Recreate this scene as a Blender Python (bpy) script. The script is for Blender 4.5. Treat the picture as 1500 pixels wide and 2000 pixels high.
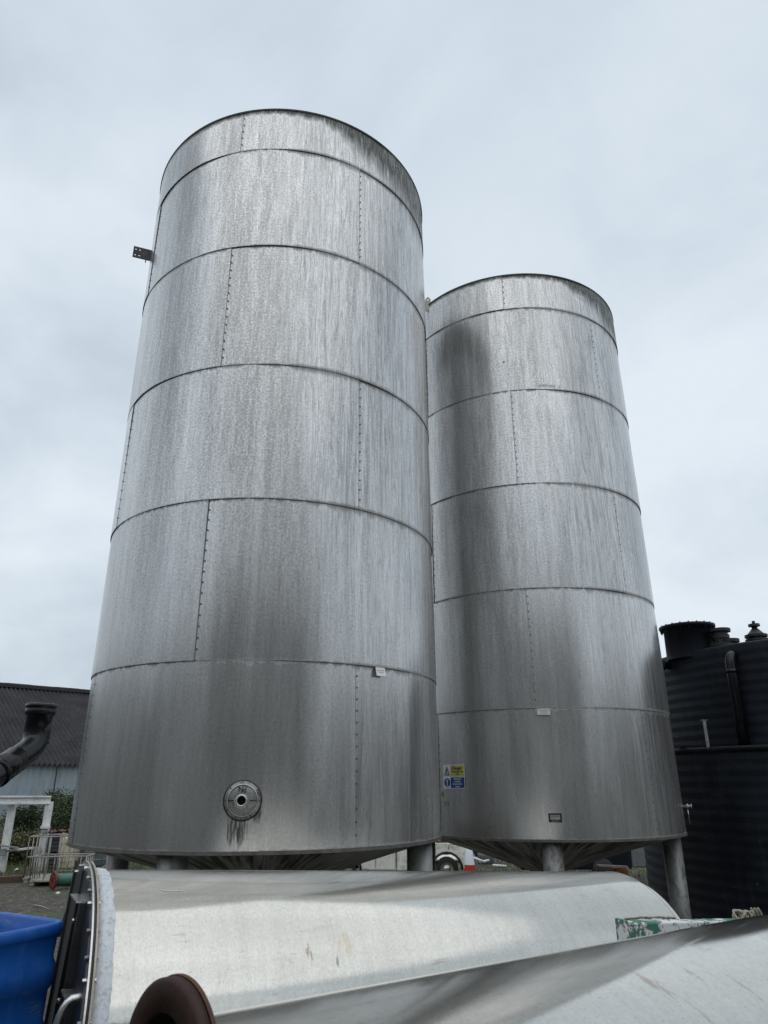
import bpy, math, random
import numpy as np
from mathutils import Vector, Matrix, noise as mnoise
R = math.radians
random.seed(7)
for o in list(bpy.data.objects): bpy.data.objects.remove(o)
S = bpy.context.scene
C = S.collection
EYE = 2.85

# ---------------------------------------------------------------- camera
F_PX, PITCH, ROLL = 1377.8, 0.3641, -0.0044          # focal length in pixels of the 1500 x 2000 photograph
FWD = Vector((0, math.cos(PITCH), math.sin(PITCH)))
up0 = Vector((0, -math.sin(PITCH), math.cos(PITCH)))
RIGHT = Vector((1, 0, 0)) * math.cos(ROLL) + up0 * math.sin(ROLL)
UP = -Vector((1, 0, 0)) * math.sin(ROLL) + up0 * math.cos(ROLL)
cd = bpy.data.cameras.new('camera'); cam = bpy.data.objects.new('camera', cd); C.objects.link(cam)
cam.matrix_world = Matrix((( RIGHT.x, UP.x, -FWD.x, 0), (RIGHT.y, UP.y, -FWD.y, 0), (RIGHT.z, UP.z, -FWD.z, EYE), (0, 0, 0, 1)))
cd.sensor_fit = 'VERTICAL'; cd.sensor_height = 36; cd.lens = F_PX / 2000 * 36
cd.clip_start = 0.05; cd.clip_end = 3000
cd.dof.use_dof = True; cd.dof.focus_distance = 7.5; cd.dof.aperture_fstop = 9.0
S.camera = cam
def at(x, y, D=None, z=None):
    """a point seen in direction (x, y), at horizontal distance D or at height z"""
    d = FWD * F_PX + RIGHT * (x - 750) + UP * (1000 - y)
    d = d / math.hypot(d.x, d.y)
    k = D if D is not None else (z - EYE) / d.z
    return Vector((0, 0, EYE)) + d * k

# ---------------------------------------------------------------- light
SUN_EL, SUN_AZ = R(74), R(165)      # azimuth measured from +y clockwise: behind the camera, to the right
W = bpy.data.worlds.new('World'); S.world = W; W.use_nodes = True
nt = W.node_tree; nt.nodes.clear()
def N(nt, typ, **kw):
    n = nt.nodes.new(typ)
    for k, v in kw.items():
        if k.startswith('i_'): n.inputs[k[2:].replace('_', ' ')].default_value = v
        elif k.startswith('n_'): n.inputs[int(k[2:])].default_value = v
        else: setattr(n, k, v)
    return n
def L(nt, a, b): nt.links.new(a, b)
def ramp(nt, src, stops, interp='LINEAR'):
    r = nt.nodes.new('ShaderNodeValToRGB'); e = r.color_ramp.elements; r.color_ramp.interpolation = interp
    while len(e) < len(stops): e.new(0.5)
    for el, (p, c) in zip(e, stops):
        el.position = p; el.color = (c, c, c, 1) if not isinstance(c, tuple) else (*c, 1)
    if src is not None: L(nt, src, r.inputs[0])
    return r.outputs[0]
def math_(nt, op, a, b=None, c=None, clamp=False):
    n = nt.nodes.new('ShaderNodeMath'); n.operation = op; n.use_clamp = clamp
    for i, v in enumerate((a, b, c)):
        if v is None: continue
        if isinstance(v, (int, float)): n.inputs[i].default_value = v
        else: L(nt, v, n.inputs[i])
    return n.outputs[0]
def mix(nt, fac, a, b, mode='MIX'):
    n = nt.nodes.new('ShaderNodeMix'); n.data_type = 'RGBA'; n.blend_type = mode
    for i, v in ((0, fac), (6, a), (7, b)):
        if isinstance(v, (int, float)): n.inputs[i].default_value = v if i == 0 else (v, v, v, 1)
        elif isinstance(v, tuple): n.inputs[i].default_value = (*v[:3], 1)
        else: L(nt, v, n.inputs[i])
    return n.outputs[2]
def mapping(nt, src, scale=(1, 1, 1), loc=(0, 0, 0)):
    m = nt.nodes.new('ShaderNodeMapping'); m.inputs['Scale'].default_value = scale; m.inputs['Location'].default_value = loc
    L(nt, src, m.inputs['Vector']); return m.outputs[0]
def noise(nt, vec, scale=1.0, detail=4.0, rough=0.55, dist=0.0, sc=(1, 1, 1), loc=(0, 0, 0)):
    n = nt.nodes.new('ShaderNodeTexNoise'); n.inputs['Scale'].default_value = scale; n.inputs['Detail'].default_value = detail
    n.inputs['Roughness'].default_value = rough; n.inputs['Distortion'].default_value = dist
    L(nt, mapping(nt, vec, sc, loc), n.inputs['Vector']); return n.outputs['Fac']

sky = N(nt, 'ShaderNodeTexSky', sky_type='NISHITA', sun_disc=False); sky.sun_elevation = SUN_EL; sky.sun_rotation = SUN_AZ
sky.air_density = 1.5; sky.dust_density = 3.0
tc = N(nt, 'ShaderNodeTexCoord')
sep = N(nt, 'ShaderNodeSeparateXYZ'); L(nt, tc.outputs['Generated'], sep.inputs[0])
# cloud layer: project the direction on a flat cloud deck so the clouds shrink towards the horizon
zz = math_(nt, 'ADD', math_(nt, 'MAXIMUM', sep.outputs['Z'], 0.0), 0.35)
cx_ = math_(nt, 'DIVIDE', sep.outputs['X'], zz); cy_ = math_(nt, 'DIVIDE', sep.outputs['Y'], zz)
cmb = N(nt, 'ShaderNodeCombineXYZ'); L(nt, cx_, cmb.inputs[0]); L(nt, cy_, cmb.inputs[1])
c1 = noise(nt, cmb.outputs[0], 1.1, 7, 0.50, 0.5, loc=(3.1, 7.7, 0.2))
c2 = noise(nt, cmb.outputs[0], 2.6, 6, 0.55, 0.8, sc=(1, .7, 1), loc=(9.3, 1.2, 4.0))
cf = math_(nt, 'ADD', math_(nt, 'MULTIPLY', c1, 0.7), math_(nt, 'MULTIPLY', c2, 0.3))
cloud = ramp(nt, cf, [(0.38, (5.7, 6.5, 7.35)), (0.48, (6.9, 7.75, 8.55)), (0.58, (8.1, 8.85, 9.6))])
allsky = mix(nt, 0.93, sky.outputs[0], cloud)
bg = N(nt, 'ShaderNodeBackground'); bg.inputs['Strength'].default_value = 0.1; L(nt, allsky, bg.inputs[0])
wo = N(nt, 'ShaderNodeOutputWorld'); L(nt, bg.outputs[0], wo.inputs[0])
sl = bpy.data.lights.new('sun', 'SUN'); sun = bpy.data.objects.new('sun', sl); C.objects.link(sun)
sl.energy = 0.8; sl.angle = R(90); sl.color = (1, 0.97, 0.93)
sd = Vector((math.sin(SUN_AZ) * math.cos(SUN_EL), math.cos(SUN_AZ) * math.cos(SUN_EL), math.sin(SUN_EL)))
sun.rotation_euler = sd.to_track_quat('Z', 'Y').to_euler()
S.view_settings.view_transform = 'Standard'; S.view_settings.look = 'None'; S.view_settings.gamma = 1; S.view_settings.exposure = 0.0

# ---------------------------------------------------------------- object helpers
def tag(o, label=None, cat=None, group=None, kind=None):
    if label: o['label'] = label
    if cat: o['category'] = cat
    if group: o['group'] = group
    if kind: o['kind'] = kind
    return o
def thing(name, label, cat, loc=(0, 0, 0), group=None):
    o = bpy.data.objects.new(name, None); C.objects.link(o); o.location = loc; o.empty_display_size = .2
    return tag(o, label, cat, group)
class MB:
    def __init__(s): s.v = []; s.f = []; s.m = []; s.sm = []
    def add(s, vs, fs, mi=0, smooth=False):
        b = len(s.v); s.v += [tuple(v) for v in vs]
        for f in fs: s.f.append(tuple(b + i for i in f)); s.m.append(mi); s.sm.append(smooth)
    def box(s, c, d, rz=0, mi=0, rot=None):
        c = Vector(c); M = rot if rot is not None else Matrix.Rotation(rz, 3, 'Z')
        vs = [c + M @ Vector((x * d[0] / 2, y * d[1] / 2, z * d[2] / 2)) for x in (-1, 1) for y in (-1, 1) for z in (-1, 1)]
        s.add(vs, [(0, 1, 3, 2), (4, 6, 7, 5), (0, 4, 5, 1), (2, 3, 7, 6), (0, 2, 6, 4), (1, 5, 7, 3)], mi)
    def beam(s, a, b, w, h, mi=0, up=Vector((0, 0, 1))):
        a = Vector(a); b = Vector(b); d = (b - a).normalized(); u = d.cross(up)
        u = u.normalized() if u.length > 1e-4 else Vector((1, 0, 0)); k = u.cross(d)
        vs = [p + u * w / 2 * i + k * h / 2 * j for p in (a, b) for i, j in ((-1, -1), (1, -1), (1, 1), (-1, 1))]
        s.add(vs, [(0, 1, 2, 3), (7, 6, 5, 4), (0, 4, 5, 1), (1, 5, 6, 2), (2, 6, 7, 3), (3, 7, 4, 0)], mi)
    def revolve(s, prof, n=48, M=None, mi=0, smooth=True, cap=False, a0=0, a1=2 * math.pi):
        """prof: (radius, height) pairs about local z; M: Matrix 4x4"""
        M = M or Matrix(); full = abs(a1 - a0 - 2 * math.pi) < 1e-6; k = n if full else n + 1
        vs = [M @ Vector((r * math.cos(a0 + (a1 - a0) * i / n), r * math.sin(a0 + (a1 - a0) * i / n), z)) for r, z in prof for i in range(k)]
        fs = []
        for j in range(len(prof) - 1):
            for i in range(n):
                i2 = (i + 1) % k
                fs.append((j * k + i, j * k + i2, (j + 1) * k + i2, (j + 1) * k + i))
        if cap: fs.append(tuple(reversed(range(k)))); fs.append(tuple((len(prof) - 1) * k + i for i in range(k)))
        s.add(vs, fs, mi, smooth)
    def tube(s, pts, r, n=12, mi=0, closed=False, smooth=True, cap=True):
        pts = [Vector(p) for p in pts]; m = len(pts); rs = r if isinstance(r, (list, tuple)) else [r] * m
        rings = []; prev = None
        for i, p in enumerate(pts):
            if closed: t = (pts[(i + 1) % m] - pts[i - 1]).normalized()
            else: t = (pts[min(i + 1, m - 1)] - pts[max(i - 1, 0)]).normalized()
            if prev is None:
                u = t.cross(Vector((0, 0, 1)));
                if u.length < .05: u = t.cross(Vector((1, 0, 0)))
            else: u = prev - t * prev.dot(t)
            u.normalize(); prev = u; k = t.cross(u)
            rings += [p + (u * math.cos(2 * math.pi * j / n) + k * math.sin(2 * math.pi * j / n)) * rs[i] for j in range(n)]
        fs = [(i * n + j, i * n + (j + 1) % n, ((i + 1) % m) * n + (j + 1) % n, ((i + 1) % m) * n + j) for i in range(m if closed else m - 1) for j in range(n)]
        if cap and not closed: fs += [tuple(reversed(range(n))), tuple((m - 1) * n + j for j in range(n))]
        s.add(rings, fs, mi, smooth)
    def prism(s, poly, M, t, mi=0):
        """flat polygon (x,y) in plane of M, thickness t along local z"""
        n = len(poly); vs = [M @ Vector((x, y, z)) for z in (0, t) for x, y in poly]
        s.add(vs, [tuple(reversed(range(n))), tuple(range(n, 2 * n))] + [(i, (i + 1) % n, n + (i + 1) % n, n + i) for i in range(n)], mi)
    def ball(s, c, r, n=8, mi=0, sc=(1, 1, 1)):
        prof = [(max(r * math.sin(math.pi * i / n), 1e-5), -r * math.cos(math.pi * i / n)) for i in range(n + 1)]
        s.revolve(prof, n + 2, Matrix.Translation(Vector(c)) @ Matrix.Diagonal((*sc, 1)), mi)
    def build(s, name, mats, parent=None, bevel=0, loc=None):
        me = bpy.data.meshes.new(name); me.from_pydata(s.v, [], s.f)
        mats = mats if isinstance(mats, (list, tuple)) else [mats]
        for m in mats: me.materials.append(m)
        me.polygons.foreach_set('material_index', s.m); me.polygons.foreach_set('use_smooth', s.sm)
        o = bpy.data.objects.new(name, me); C.objects.link(o)
        if parent is not None:
            o.parent = parent
            wl = Vector(parent.location); pp = parent.parent
            while pp is not None: wl += Vector(pp.location); pp = pp.parent
            me.transform(Matrix.Translation(-wl))        # all things here are built in world coordinates
        me.update()
        if bevel:
            b = o.modifiers.new('bevel', 'BEVEL'); b.width = bevel; b.segments = 2; b.limit_method = 'ANGLE'
        return o
def frame(o, x, z=None, y=None):
    """Matrix with local x = x dir, local z = z dir"""
    x = Vector(x).normalized(); z = Vector(z); z = (z - x * z.dot(x)).normalized(); y = z.cross(x)
    return Matrix(((x.x, y.x, z.x, o[0]), (x.y, y.y, z.y, o[1]), (x.z, y.z, z.z, o[2]), (0, 0, 0, 1)))
def along(o, z):
    z = Vector(z).normalized(); h = Vector((0, 0, 1)) if abs(z.z) < .9 else Vector((0, 1, 0))
    return frame(o, h.cross(z), z)
def text(name, body, size, M, mat, parent, ext=.0006, bold=0.0, align='CENTER', sx=1.0):
    cu = bpy.data.curves.new(name, 'FONT'); cu.body = body; cu.size = size; cu.extrude = ext; cu.align_x = align; cu.align_y = 'CENTER'
    cu.offset = bold
    t = bpy.data.objects.new(name, cu); C.objects.link(t)
    bpy.context.view_layer.update()
    me = bpy.data.meshes.new_from_object(t.evaluated_get(bpy.context.evaluated_depsgraph_get()))
    bpy.data.objects.remove(t); me.name = name
    me.transform(Matrix.Diagonal((sx, 1, 1, 1))); me.transform(M)
    me.materials.clear(); me.materials.append(mat)
    o = bpy.data.objects.new(name, me); C.objects.link(o); o.parent = parent
    wl = Vector(parent.location); pp = parent.parent
    while pp is not None: wl += Vector(pp.location); pp = pp.parent
    me.transform(Matrix.Translation(-wl)); return o
def holed_plate(outer, holes, t, M):
    """2D outline with holes, extruded; returns a mesh"""
    cu = bpy.data.curves.new('plate', 'CURVE'); cu.dimensions = '2D'; cu.fill_mode = 'BOTH'; cu.extrude = t / 2
    for pts in [outer] + holes:
        sp = cu.splines.new('POLY'); sp.points.add(len(pts) - 1); sp.use_cyclic_u = True
        for p, q in zip(sp.points, pts): p.co = (q[0], q[1], 0, 1)
    o = bpy.data.objects.new('plate', cu); C.objects.link(o); bpy.context.view_layer.update()
    me = bpy.data.meshes.new_from_object(o.evaluated_get(bpy.context.evaluated_depsgraph_get())); bpy.data.objects.remove(o)
    me.transform(M); return me
def mesh_obj(name, me, mat, parent):
    me.materials.clear(); me.materials.append(mat); o = bpy.data.objects.new(name, me); C.objects.link(o); o.parent = parent
    me.transform(Matrix.Translation(-Vector(parent.location))); return o
def circle(cx, cy, r, n=16): return [(cx + r * math.cos(2 * math.pi * i / n), cy + r * math.sin(2 * math.pi * i / n)) for i in range(n)]

# ---------------------------------------------------------------- materials
def new_mat(name):
    m = bpy.data.materials.new(name); m.use_nodes = True; nt = m.node_tree; b = nt.nodes['Principled BSDF']; return m, nt, b
def simple(name, col, rough=.6, metal=0.0, var=.25, scale=6.0, bump=.0, sc=(1, 1, 1), dirt=None, dirt_amt=.5, spec=.5):
    m, nt, b = new_mat(name); tc = N(nt, 'ShaderNodeTexCoord')
    n1 = noise(nt, tc.outputs['Object'], scale, 6, .6, .3, sc=sc); n2 = noise(nt, tc.outputs['Object'], scale * 7, 3, .6, sc=sc)
    f = math_(nt, 'ADD', math_(nt, 'MULTIPLY', n1, .65), math_(nt, 'MULTIPLY', n2, .35))
    lo = tuple(c * (1 - var) for c in col); hi = tuple(min(1, c * (1 + var)) for c in col)
    c = ramp(nt, f, [(.33, lo), (.67, hi)])
    if dirt:
        d = ramp(nt, noise(nt, tc.outputs['Object'], scale * 1.7, 8, .7, .6, sc=sc, loc=(5, 3, 1)), [(.50, 0.0), (.64, 1.0)])
        c = mix(nt, math_(nt, 'MULTIPLY', d, dirt_amt), c, dirt)
    L(nt, c, b.inputs['Base Color']); b.inputs['Metallic'].default_value = metal
    b.inputs['Specular IOR Level'].default_value = spec
    L(nt, ramp(nt, f, [(.3, max(0, rough - .1)), (.7, min(1, rough + .12))]), b.inputs['Roughness'])
    if bump:
        bp = N(nt, 'ShaderNodeBump'); bp.inputs['Strength'].default_value = bump; bp.inputs['Distance'].default_value = .01; L(nt, f, bp.inputs['Height']); L(nt, bp.outputs[0], b.inputs['Normal'])
    return m

def silo_steel(name, seed, ztop, marks):
    """weathered stainless sheet: rain streaks, rivulets, mottling, lap dirt; UV in metres (round the shell, height)"""
    m, nt, b = new_mat(name)
    uvn = N(nt, 'ShaderNodeUVMap', uv_map='UVMap'); uv = uvn.outputs[0]
    at_ = N(nt, 'ShaderNodeAttribute', attribute_name='edge'); tn = N(nt, 'ShaderNodeAttribute', attribute_name='tone')
    se = N(nt, 'ShaderNodeSeparateXYZ'); L(nt, at_.outputs['Vector'], se.inputs[0])
    sh, bot, top = se.outputs[0], se.outputs[1], se.outputs[2]      # distance to nearest upright lap, to lower edge, to upper edge
    su = N(nt, 'ShaderNodeSeparateXYZ'); L(nt, uv, su.inputs[0])
    o = seed * 13.7
    fstr = noise(nt, uv, 1, 4, .6, .6, sc=(48, 5, 1), loc=(o, 41, 0))
    broad = noise(nt, uv, 1, 3, .5, .2, sc=(1.5, .10, 1), loc=(o, 0, 0))           # wide soft bands running down
    streak = noise(nt, uv, 1, 6, .62, .15, sc=(11, .55, 1), loc=(o, 5, 0))
    fine = noise(nt, uv, 1, 5, .7, .9, sc=(34, 3.4, 1), loc=(o, 9, 0))
    mott = noise(nt, uv, 42, 4, .75, .0, loc=(o, 2, 0))
    speck = noise(nt, uv, 95, 2, .5, .0, sc=(1, .55, 1), loc=(o, 4, 0))
    patch = noise(nt, uv, 1, 4, .55, .4, sc=(.9, .35, 1), loc=(o, 11, 0))
    tco = N(nt, 'ShaderNodeTexCoord').outputs['Object']; so = N(nt, 'ShaderNodeSeparateXYZ'); L(nt, tco, so.inputs[0])
    wz = ramp(nt, math_(nt, 'DIVIDE', math_(nt, 'SUBTRACT', su.outputs[1], 2.2), 7.5), [(0, .42), (.22, .50), (.50, 1.0), (1, 1.1)])
    # the flank facing the weather (towards +x) carries pale lime runs split by dark rivulets
    rm = math_(nt, 'ADD', math_(nt, 'MULTIPLY', so.outputs[0], .62), math_(nt, 'ADD', math_(nt, 'MULTIPLY', math_(nt, 'SUBTRACT', patch, .5), 1.6), math_(nt, 'MULTIPLY', math_(nt, 'SUBTRACT', broad, .5), 1.6)))
    rm = math_(nt, 'MULTIPLY', ramp(nt, rm, [(.05, 0.0), (.55, 1.0)]), wz)
    riv = noise(nt, uv, 1, 2, .45, .9, sc=(19, .8, 1), loc=(o, 21, 0))
    rivl = math_(nt, 'SUBTRACT', 1.0, math_(nt, 'MULTIPLY', math_(nt, 'ABSOLUTE', math_(nt, 'SUBTRACT', riv, .5)), 20), clamp=True)
    riv2 = noise(nt, uv, 1, 3, .55, 1.6, sc=(40, 3.0, 1), loc=(o, 27, 0))
    rivl2 = math_(nt, 'SUBTRACT', 1.0, math_(nt, 'MULTIPLY', math_(nt, 'ABSOLUTE', math_(nt, 'SUBTRACT', riv2, .5)), 14), clamp=True)
    rivl = math_(nt, 'MULTIPLY', math_(nt, 'MAXIMUM', rivl, math_(nt, 'MULTIPLY', rivl2, .7)), math_(nt, 'ADD', math_(nt, 'MULTIPLY', rm, .85), .12))
    lime = noise(nt, uv, 1, 5, .65, .5, sc=(17, .7, 1), loc=(o, 31, 0))
    lmask = math_(nt, 'MULTIPLY', rm, ramp(nt, lime, [(.42, 0.15), (.58, 1.0)]))
    f = math_(nt, 'ADD', math_(nt, 'ADD', math_(nt, 'MULTIPLY', streak, .16), math_(nt, 'MULTIPLY', mott, .36)),
              math_(nt, 'ADD', math_(nt, 'MULTIPLY', fine, .20), math_(nt, 'MULTIPLY', broad, .28)))
    f = math_(nt, 'ADD', f, math_(nt, 'MULTIPLY', math_(nt, 'SUBTRACT', tn.outputs['Fac'], .5), .055))
    f = math_(nt, 'ADD', .5, math_(nt, 'MULTIPLY', math_(nt, 'SUBTRACT', f, .5), math_(nt, 'ADD', wz, .05)))
    col = ramp(nt, f, [(.42, (.33, .328, .322)), (.5, (.55, .545, .535)), (.58, (.75, .745, .732))])
    col = mix(nt, math_(nt, 'MULTIPLY', lmask, .72), col, (.82, .825, .83))
    col = mix(nt, math_(nt, 'MULTIPLY', math_(nt, 'MULTIPLY', ramp(nt, speck, [(.30, 1.0), (.40, 0.0)]), .45), wz), col, (.16, .16, .16))
    col = mix(nt, math_(nt, 'MULTIPLY', rivl, .62), col, (.19, .19, .185))
    # lap dirt
    jit = math_(nt, 'MULTIPLY', math_(nt, 'SUBTRACT', streak, .5), .25)
    dtop = math_(nt, 'SUBTRACT', 1.0, math_(nt, 'DIVIDE', top, math_(nt, 'MAXIMUM', math_(nt, 'ADD', math_(nt, 'ADD', .028, math_(nt, 'MULTIPLY', rm, .04)), jit), .010)), clamp=True)
    dbot = math_(nt, 'SUBTRACT', 1.0, math_(nt, 'DIVIDE', bot, math_(nt, 'MAXIMUM', math_(nt, 'ADD', math_(nt, 'ADD', .012, math_(nt, 'MULTIPLY', rm, .03)), math_(nt, 'MULTIPLY', jit, .30)), .006)), clamp=True)
    dsh = math_(nt, 'SUBTRACT', 1.0, math_(nt, 'DIVIDE', sh, .011), clamp=True)
    col = mix(nt, math_(nt, 'MULTIPLY', dtop, .6), col, (.085, .08, .07))
    col = mix(nt, math_(nt, 'MULTIPLY', dbot, .6), col, (.07, .067, .06))
    col = mix(nt, math_(nt, 'MULTIPLY', dsh, .8), col, (.10, .10, .10))
    dirtsum = math_(nt, 'ADD', math_(nt, 'ADD', dtop, dsh), dbot, clamp=True)
    # algae and soot below the top rim, heavier on the right flank
    hgt = math_(nt, 'SUBTRACT', ztop, su.outputs[1])
    rightness = ramp(nt, math_(nt, 'DIVIDE', math_(nt, 'ADD', su.outputs[0], 3.2), 2.4), [(0, .0), (.35, .05), (.60, .5), (1, 1.1)])
    reach = math_(nt, 'MULTIPLY', math_(nt, 'ADD', .10, math_(nt, 'MULTIPLY', streak, 1.5)), math_(nt, 'ADD', rightness, .10))
    al = math_(nt, 'MULTIPLY', math_(nt, 'SUBTRACT', 1.0, math_(nt, 'DIVIDE', hgt, reach), clamp=True), 1.7, clamp=True)
    al = math_(nt, 'MULTIPLY', al, ramp(nt, math_(nt, 'ADD', fine, math_(nt, 'MULTIPLY', mott, .4)), [(.50, .30), (.74, 1.0)]))
    col = mix(nt, math_(nt, 'MULTIPLY', al, .95), col, (.055, .060, .050))
    # stains and droppings with a place of their own: (u, v, half width, half height, colour, strength, streakiness)
    for (mu, mv, hw, hh, mc, ms, thr) in marks:
        du = math_(nt, 'DIVIDE', math_(nt, 'SUBTRACT', su.outputs[0], mu), hw); dv = math_(nt, 'DIVIDE', math_(nt, 'SUBTRACT', su.outputs[1], mv), hh)
        rr = math_(nt, 'ADD', math_(nt, 'MULTIPLY', du, du), math_(nt, 'MULTIPLY', dv, dv))
        g = math_(nt, 'SUBTRACT', 1.0, rr, clamp=True)
        g = math_(nt, 'MULTIPLY', g, ms)
        g = ramp(nt, math_(nt, 'ADD', math_(nt, 'MULTIPLY', g, .8), math_(nt, 'MULTIPLY', math_(nt, 'SUBTRACT', math_(nt, 'ADD', math_(nt, 'MULTIPLY', fine, .5), math_(nt, 'MULTIPLY', fstr, .5)), .5), 2.2)), [(thr, 0.0), (thr + .30, 1.0)])
        g = math_(nt, 'MULTIPLY', g, math_(nt, 'GREATER_THAN', 1.0, rr))
        col = mix(nt, math_(nt, 'MULTIPLY', g, min(1, ms)), col, mc); dirtsum = math_(nt, 'ADD', dirtsum, math_(nt, 'MULTIPLY', g, .8), clamp=True)
    L(nt, col, b.inputs['Base Color'])
    met = math_(nt, 'SUBTRACT', ramp(nt, f, [(.42, .76), (.58, .93)]), math_(nt, 'MULTIPLY', lmask, .30))
    met = math_(nt, 'MULTIPLY', met, math_(nt, 'SUBTRACT', 1.0, math_(nt, 'MULTIPLY', math_(nt, 'ADD', dirtsum, al, clamp=True), .8)))
    L(nt, met, b.inputs['Metallic'])
    ro = ramp(nt, math_(nt, 'ADD', math_(nt, 'MULTIPLY', patch, .7), math_(nt, 'MULTIPLY', streak, .3)), [(.35, .22), (.65, .33)])
    ro = math_(nt, 'ADD', ro, math_(nt, 'MULTIPLY', math_(nt, 'ADD', dirtsum, al, clamp=True), .35), clamp=True)
    L(nt, ro, b.inputs['Roughness'])
    bp = N(nt, 'ShaderNodeBump'); bp.inputs['Strength'].default_value = .16; bp.inputs['Distance'].default_value = .003
    L(nt, math_(nt, 'ADD', mott, fine), bp.inputs['Height']); L(nt, bp.outputs[0], b.inputs['Normal'])
    return m

def cone_steel():
    m, nt, b = new_mat('cone_steel'); uv = N(nt, 'ShaderNodeUVMap', uv_map='UVMap').outputs[0]
    st = noise(nt, uv, 1, 5, .65, .5, sc=(8, .8, 1)); st2 = noise(nt, uv, 1, 3, .5, .8, sc=(22, 1.2, 1), loc=(4, 4, 0))
    f = math_(nt, 'ADD', math_(nt, 'MULTIPLY', st, .6), math_(nt, 'MULTIPLY', st2, .4))
    L(nt, ramp(nt, f, [(.42, (.05, .05, .05)), (.50, (.34, .34, .33)), (.62, (.60, .60, .59))]), b.inputs['Base Color'])
    b.inputs['Metallic'].default_value = .75; L(nt, ramp(nt, f, [(.4, .6), (.7, .35)]), b.inputs['Roughness']); return m

def tank_steel(name, base, rough, stains=0.3, seed=0, marks=()):
    """satin stainless cladding of the lying tanks, along local x"""
    m, nt, b = new_mat(name); tc = N(nt, 'ShaderNodeTexCoord').outputs['Object']
    grain = noise(nt, tc, 1, 3, .6, 0, sc=(260, 14, 14), loc=(seed, 0, 0)); mott = noise(nt, tc, 60, 4, .7, loc=(seed, 1, 0)); big = noise(nt, tc, 1.3, 4, .55, .5, loc=(seed, 2, 0))
    spots = noise(nt, tc, 120, 2, .5, loc=(seed, 3, 0))
    hoop = noise(nt, tc, 1, 4, .6, .3, sc=(16, 1.1, 1.1), loc=(seed, 8, 0))
    f = math_(nt, 'ADD', math_(nt, 'ADD', math_(nt, 'MULTIPLY', grain, .20), math_(nt, 'MULTIPLY', mott, .36)), math_(nt, 'ADD', math_(nt, 'MULTIPLY', big, .24), math_(nt, 'MULTIPLY', hoop, .20)))
    col = ramp(nt, f, [(.36, tuple(c * .80 for c in base)), (.64, tuple(min(1, c * 1.12) for c in base))])
    col = mix(nt, math_(nt, 'MULTIPLY', ramp(nt, spots, [(.29, 1.0), (.36, 0.0)]), .45), col, (.22, .20, .18))
    d = ramp(nt, noise(nt, tc, 1, 6, .7, 1.2, sc=(3, 9, 9), loc=(seed, 7, 0)), [(.62, 0.0), (.72, 1.0)])
    col = mix(nt, math_(nt, 'MULTIPLY', d, stains), col, (.34, .28, .20))
    # fine weld scratches and handling marks
    sc_ = noise(nt, tc, 1, 2, .4, .6, sc=(2.2, 30, 30), loc=(seed, 12, 3)); scm = noise(nt, tc, 1, 2, .5, .2, sc=(5, 5, 5), loc=(seed, 15, 0))
    ln = math_(nt, 'MULTIPLY', math_(nt, 'SUBTRACT', 1.0, math_(nt, 'MULTIPLY', math_(nt, 'ABSOLUTE', math_(nt, 'SUBTRACT', sc_, .5)), 60), clamp=True), ramp(nt, scm, [(.60, 0.0), (.66, 1.0)]))
    col = mix(nt, math_(nt, 'MULTIPLY', ln, .5), col, (.30, .28, .25))
    sx_ = N(nt, 'ShaderNodeSeparateXYZ'); L(nt, tc, sx_.inputs[0]); mn = noise(nt, tc, 1, 5, .7, .8, sc=(45, 12, 12), loc=(seed, 1, 9))
    for (mx, my, hw, hh, mc, ms) in marks:
        du = math_(nt, 'DIVIDE', math_(nt, 'SUBTRACT', sx_.outputs[0], mx), hw); dv = math_(nt, 'DIVIDE', math_(nt, 'SUBTRACT', sx_.outputs[1], my), hh)
        g = math_(nt, 'SUBTRACT', 1.0, math_(nt, 'ADD', math_(nt, 'MULTIPLY', du, du), math_(nt, 'MULTIPLY', dv, dv)), clamp=True)
        g = ramp(nt, math_(nt, 'ADD', math_(nt, 'MULTIPLY', g, .5), math_(nt, 'MULTIPLY', math_(nt, 'SUBTRACT', mn, .5), 1.6)), [(.38, 0.0), (.50, ms)])
        g = math_(nt, 'MULTIPLY', g, math_(nt, 'GREATER_THAN', 1.0, math_(nt, 'ADD', math_(nt, 'MULTIPLY', du, du), math_(nt, 'MULTIPLY', dv, dv))))
        col = mix(nt, g, col, mc)
    L(nt, col, b.inputs['Base Color']); L(nt, ramp(nt, f, [(.36, .80), (.64, .97)]), b.inputs['Metallic'])
    L(nt, ramp(nt, f, [(.35, rough + .03), (.65, rough - .02)]), b.inputs['Roughness'])
    bp = N(nt, 'ShaderNodeBump'); bp.inputs['Strength'].default_value = .06; bp.inputs['Distance'].default_value = .002; L(nt, math_(nt, 'ADD', mott, grain), bp.inputs['Height']); L(nt, bp.outputs[0], b.inputs['Normal'])
    return m
M_lid = simple('lid_steel', (.35, .35, .35), .5, .8)
M_label = simple('label_white', (.75, .75, .74), .5, .2, .1, 20)
M_leg = simple('leg_steel', (.34, .34, .33), .55, .5, .25, 5, dirt=(.10, .10, .09), dirt_amt=.8, sc=(1, 1, .6))
M_steel = simple('bright_steel', (.62, .61, .59), .3, .95, .2, 12)
M_oldsteel = simple('old_steel', (.33, .33, .32), .45, .8, .3, 8, dirt=(.05, .05, .045), dirt_amt=.8)
M_dark = simple('dark_metal', (.045, .045, .05), .5, .6, .35, 6, dirt=(.13, .12, .10), dirt_amt=.3)
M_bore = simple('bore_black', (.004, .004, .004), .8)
M_hdpe = None
M_white = simple('white_paint', (.72, .73, .72), .55, 0, .12, 4, dirt=(.33, .32, .27), dirt_amt=.45)
M_mast = simple('white_sealant', (.66, .69, .72), .7, 0, .12, 26, bump=.25, dirt=(.16, .16, .15), dirt_amt=.45)
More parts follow.
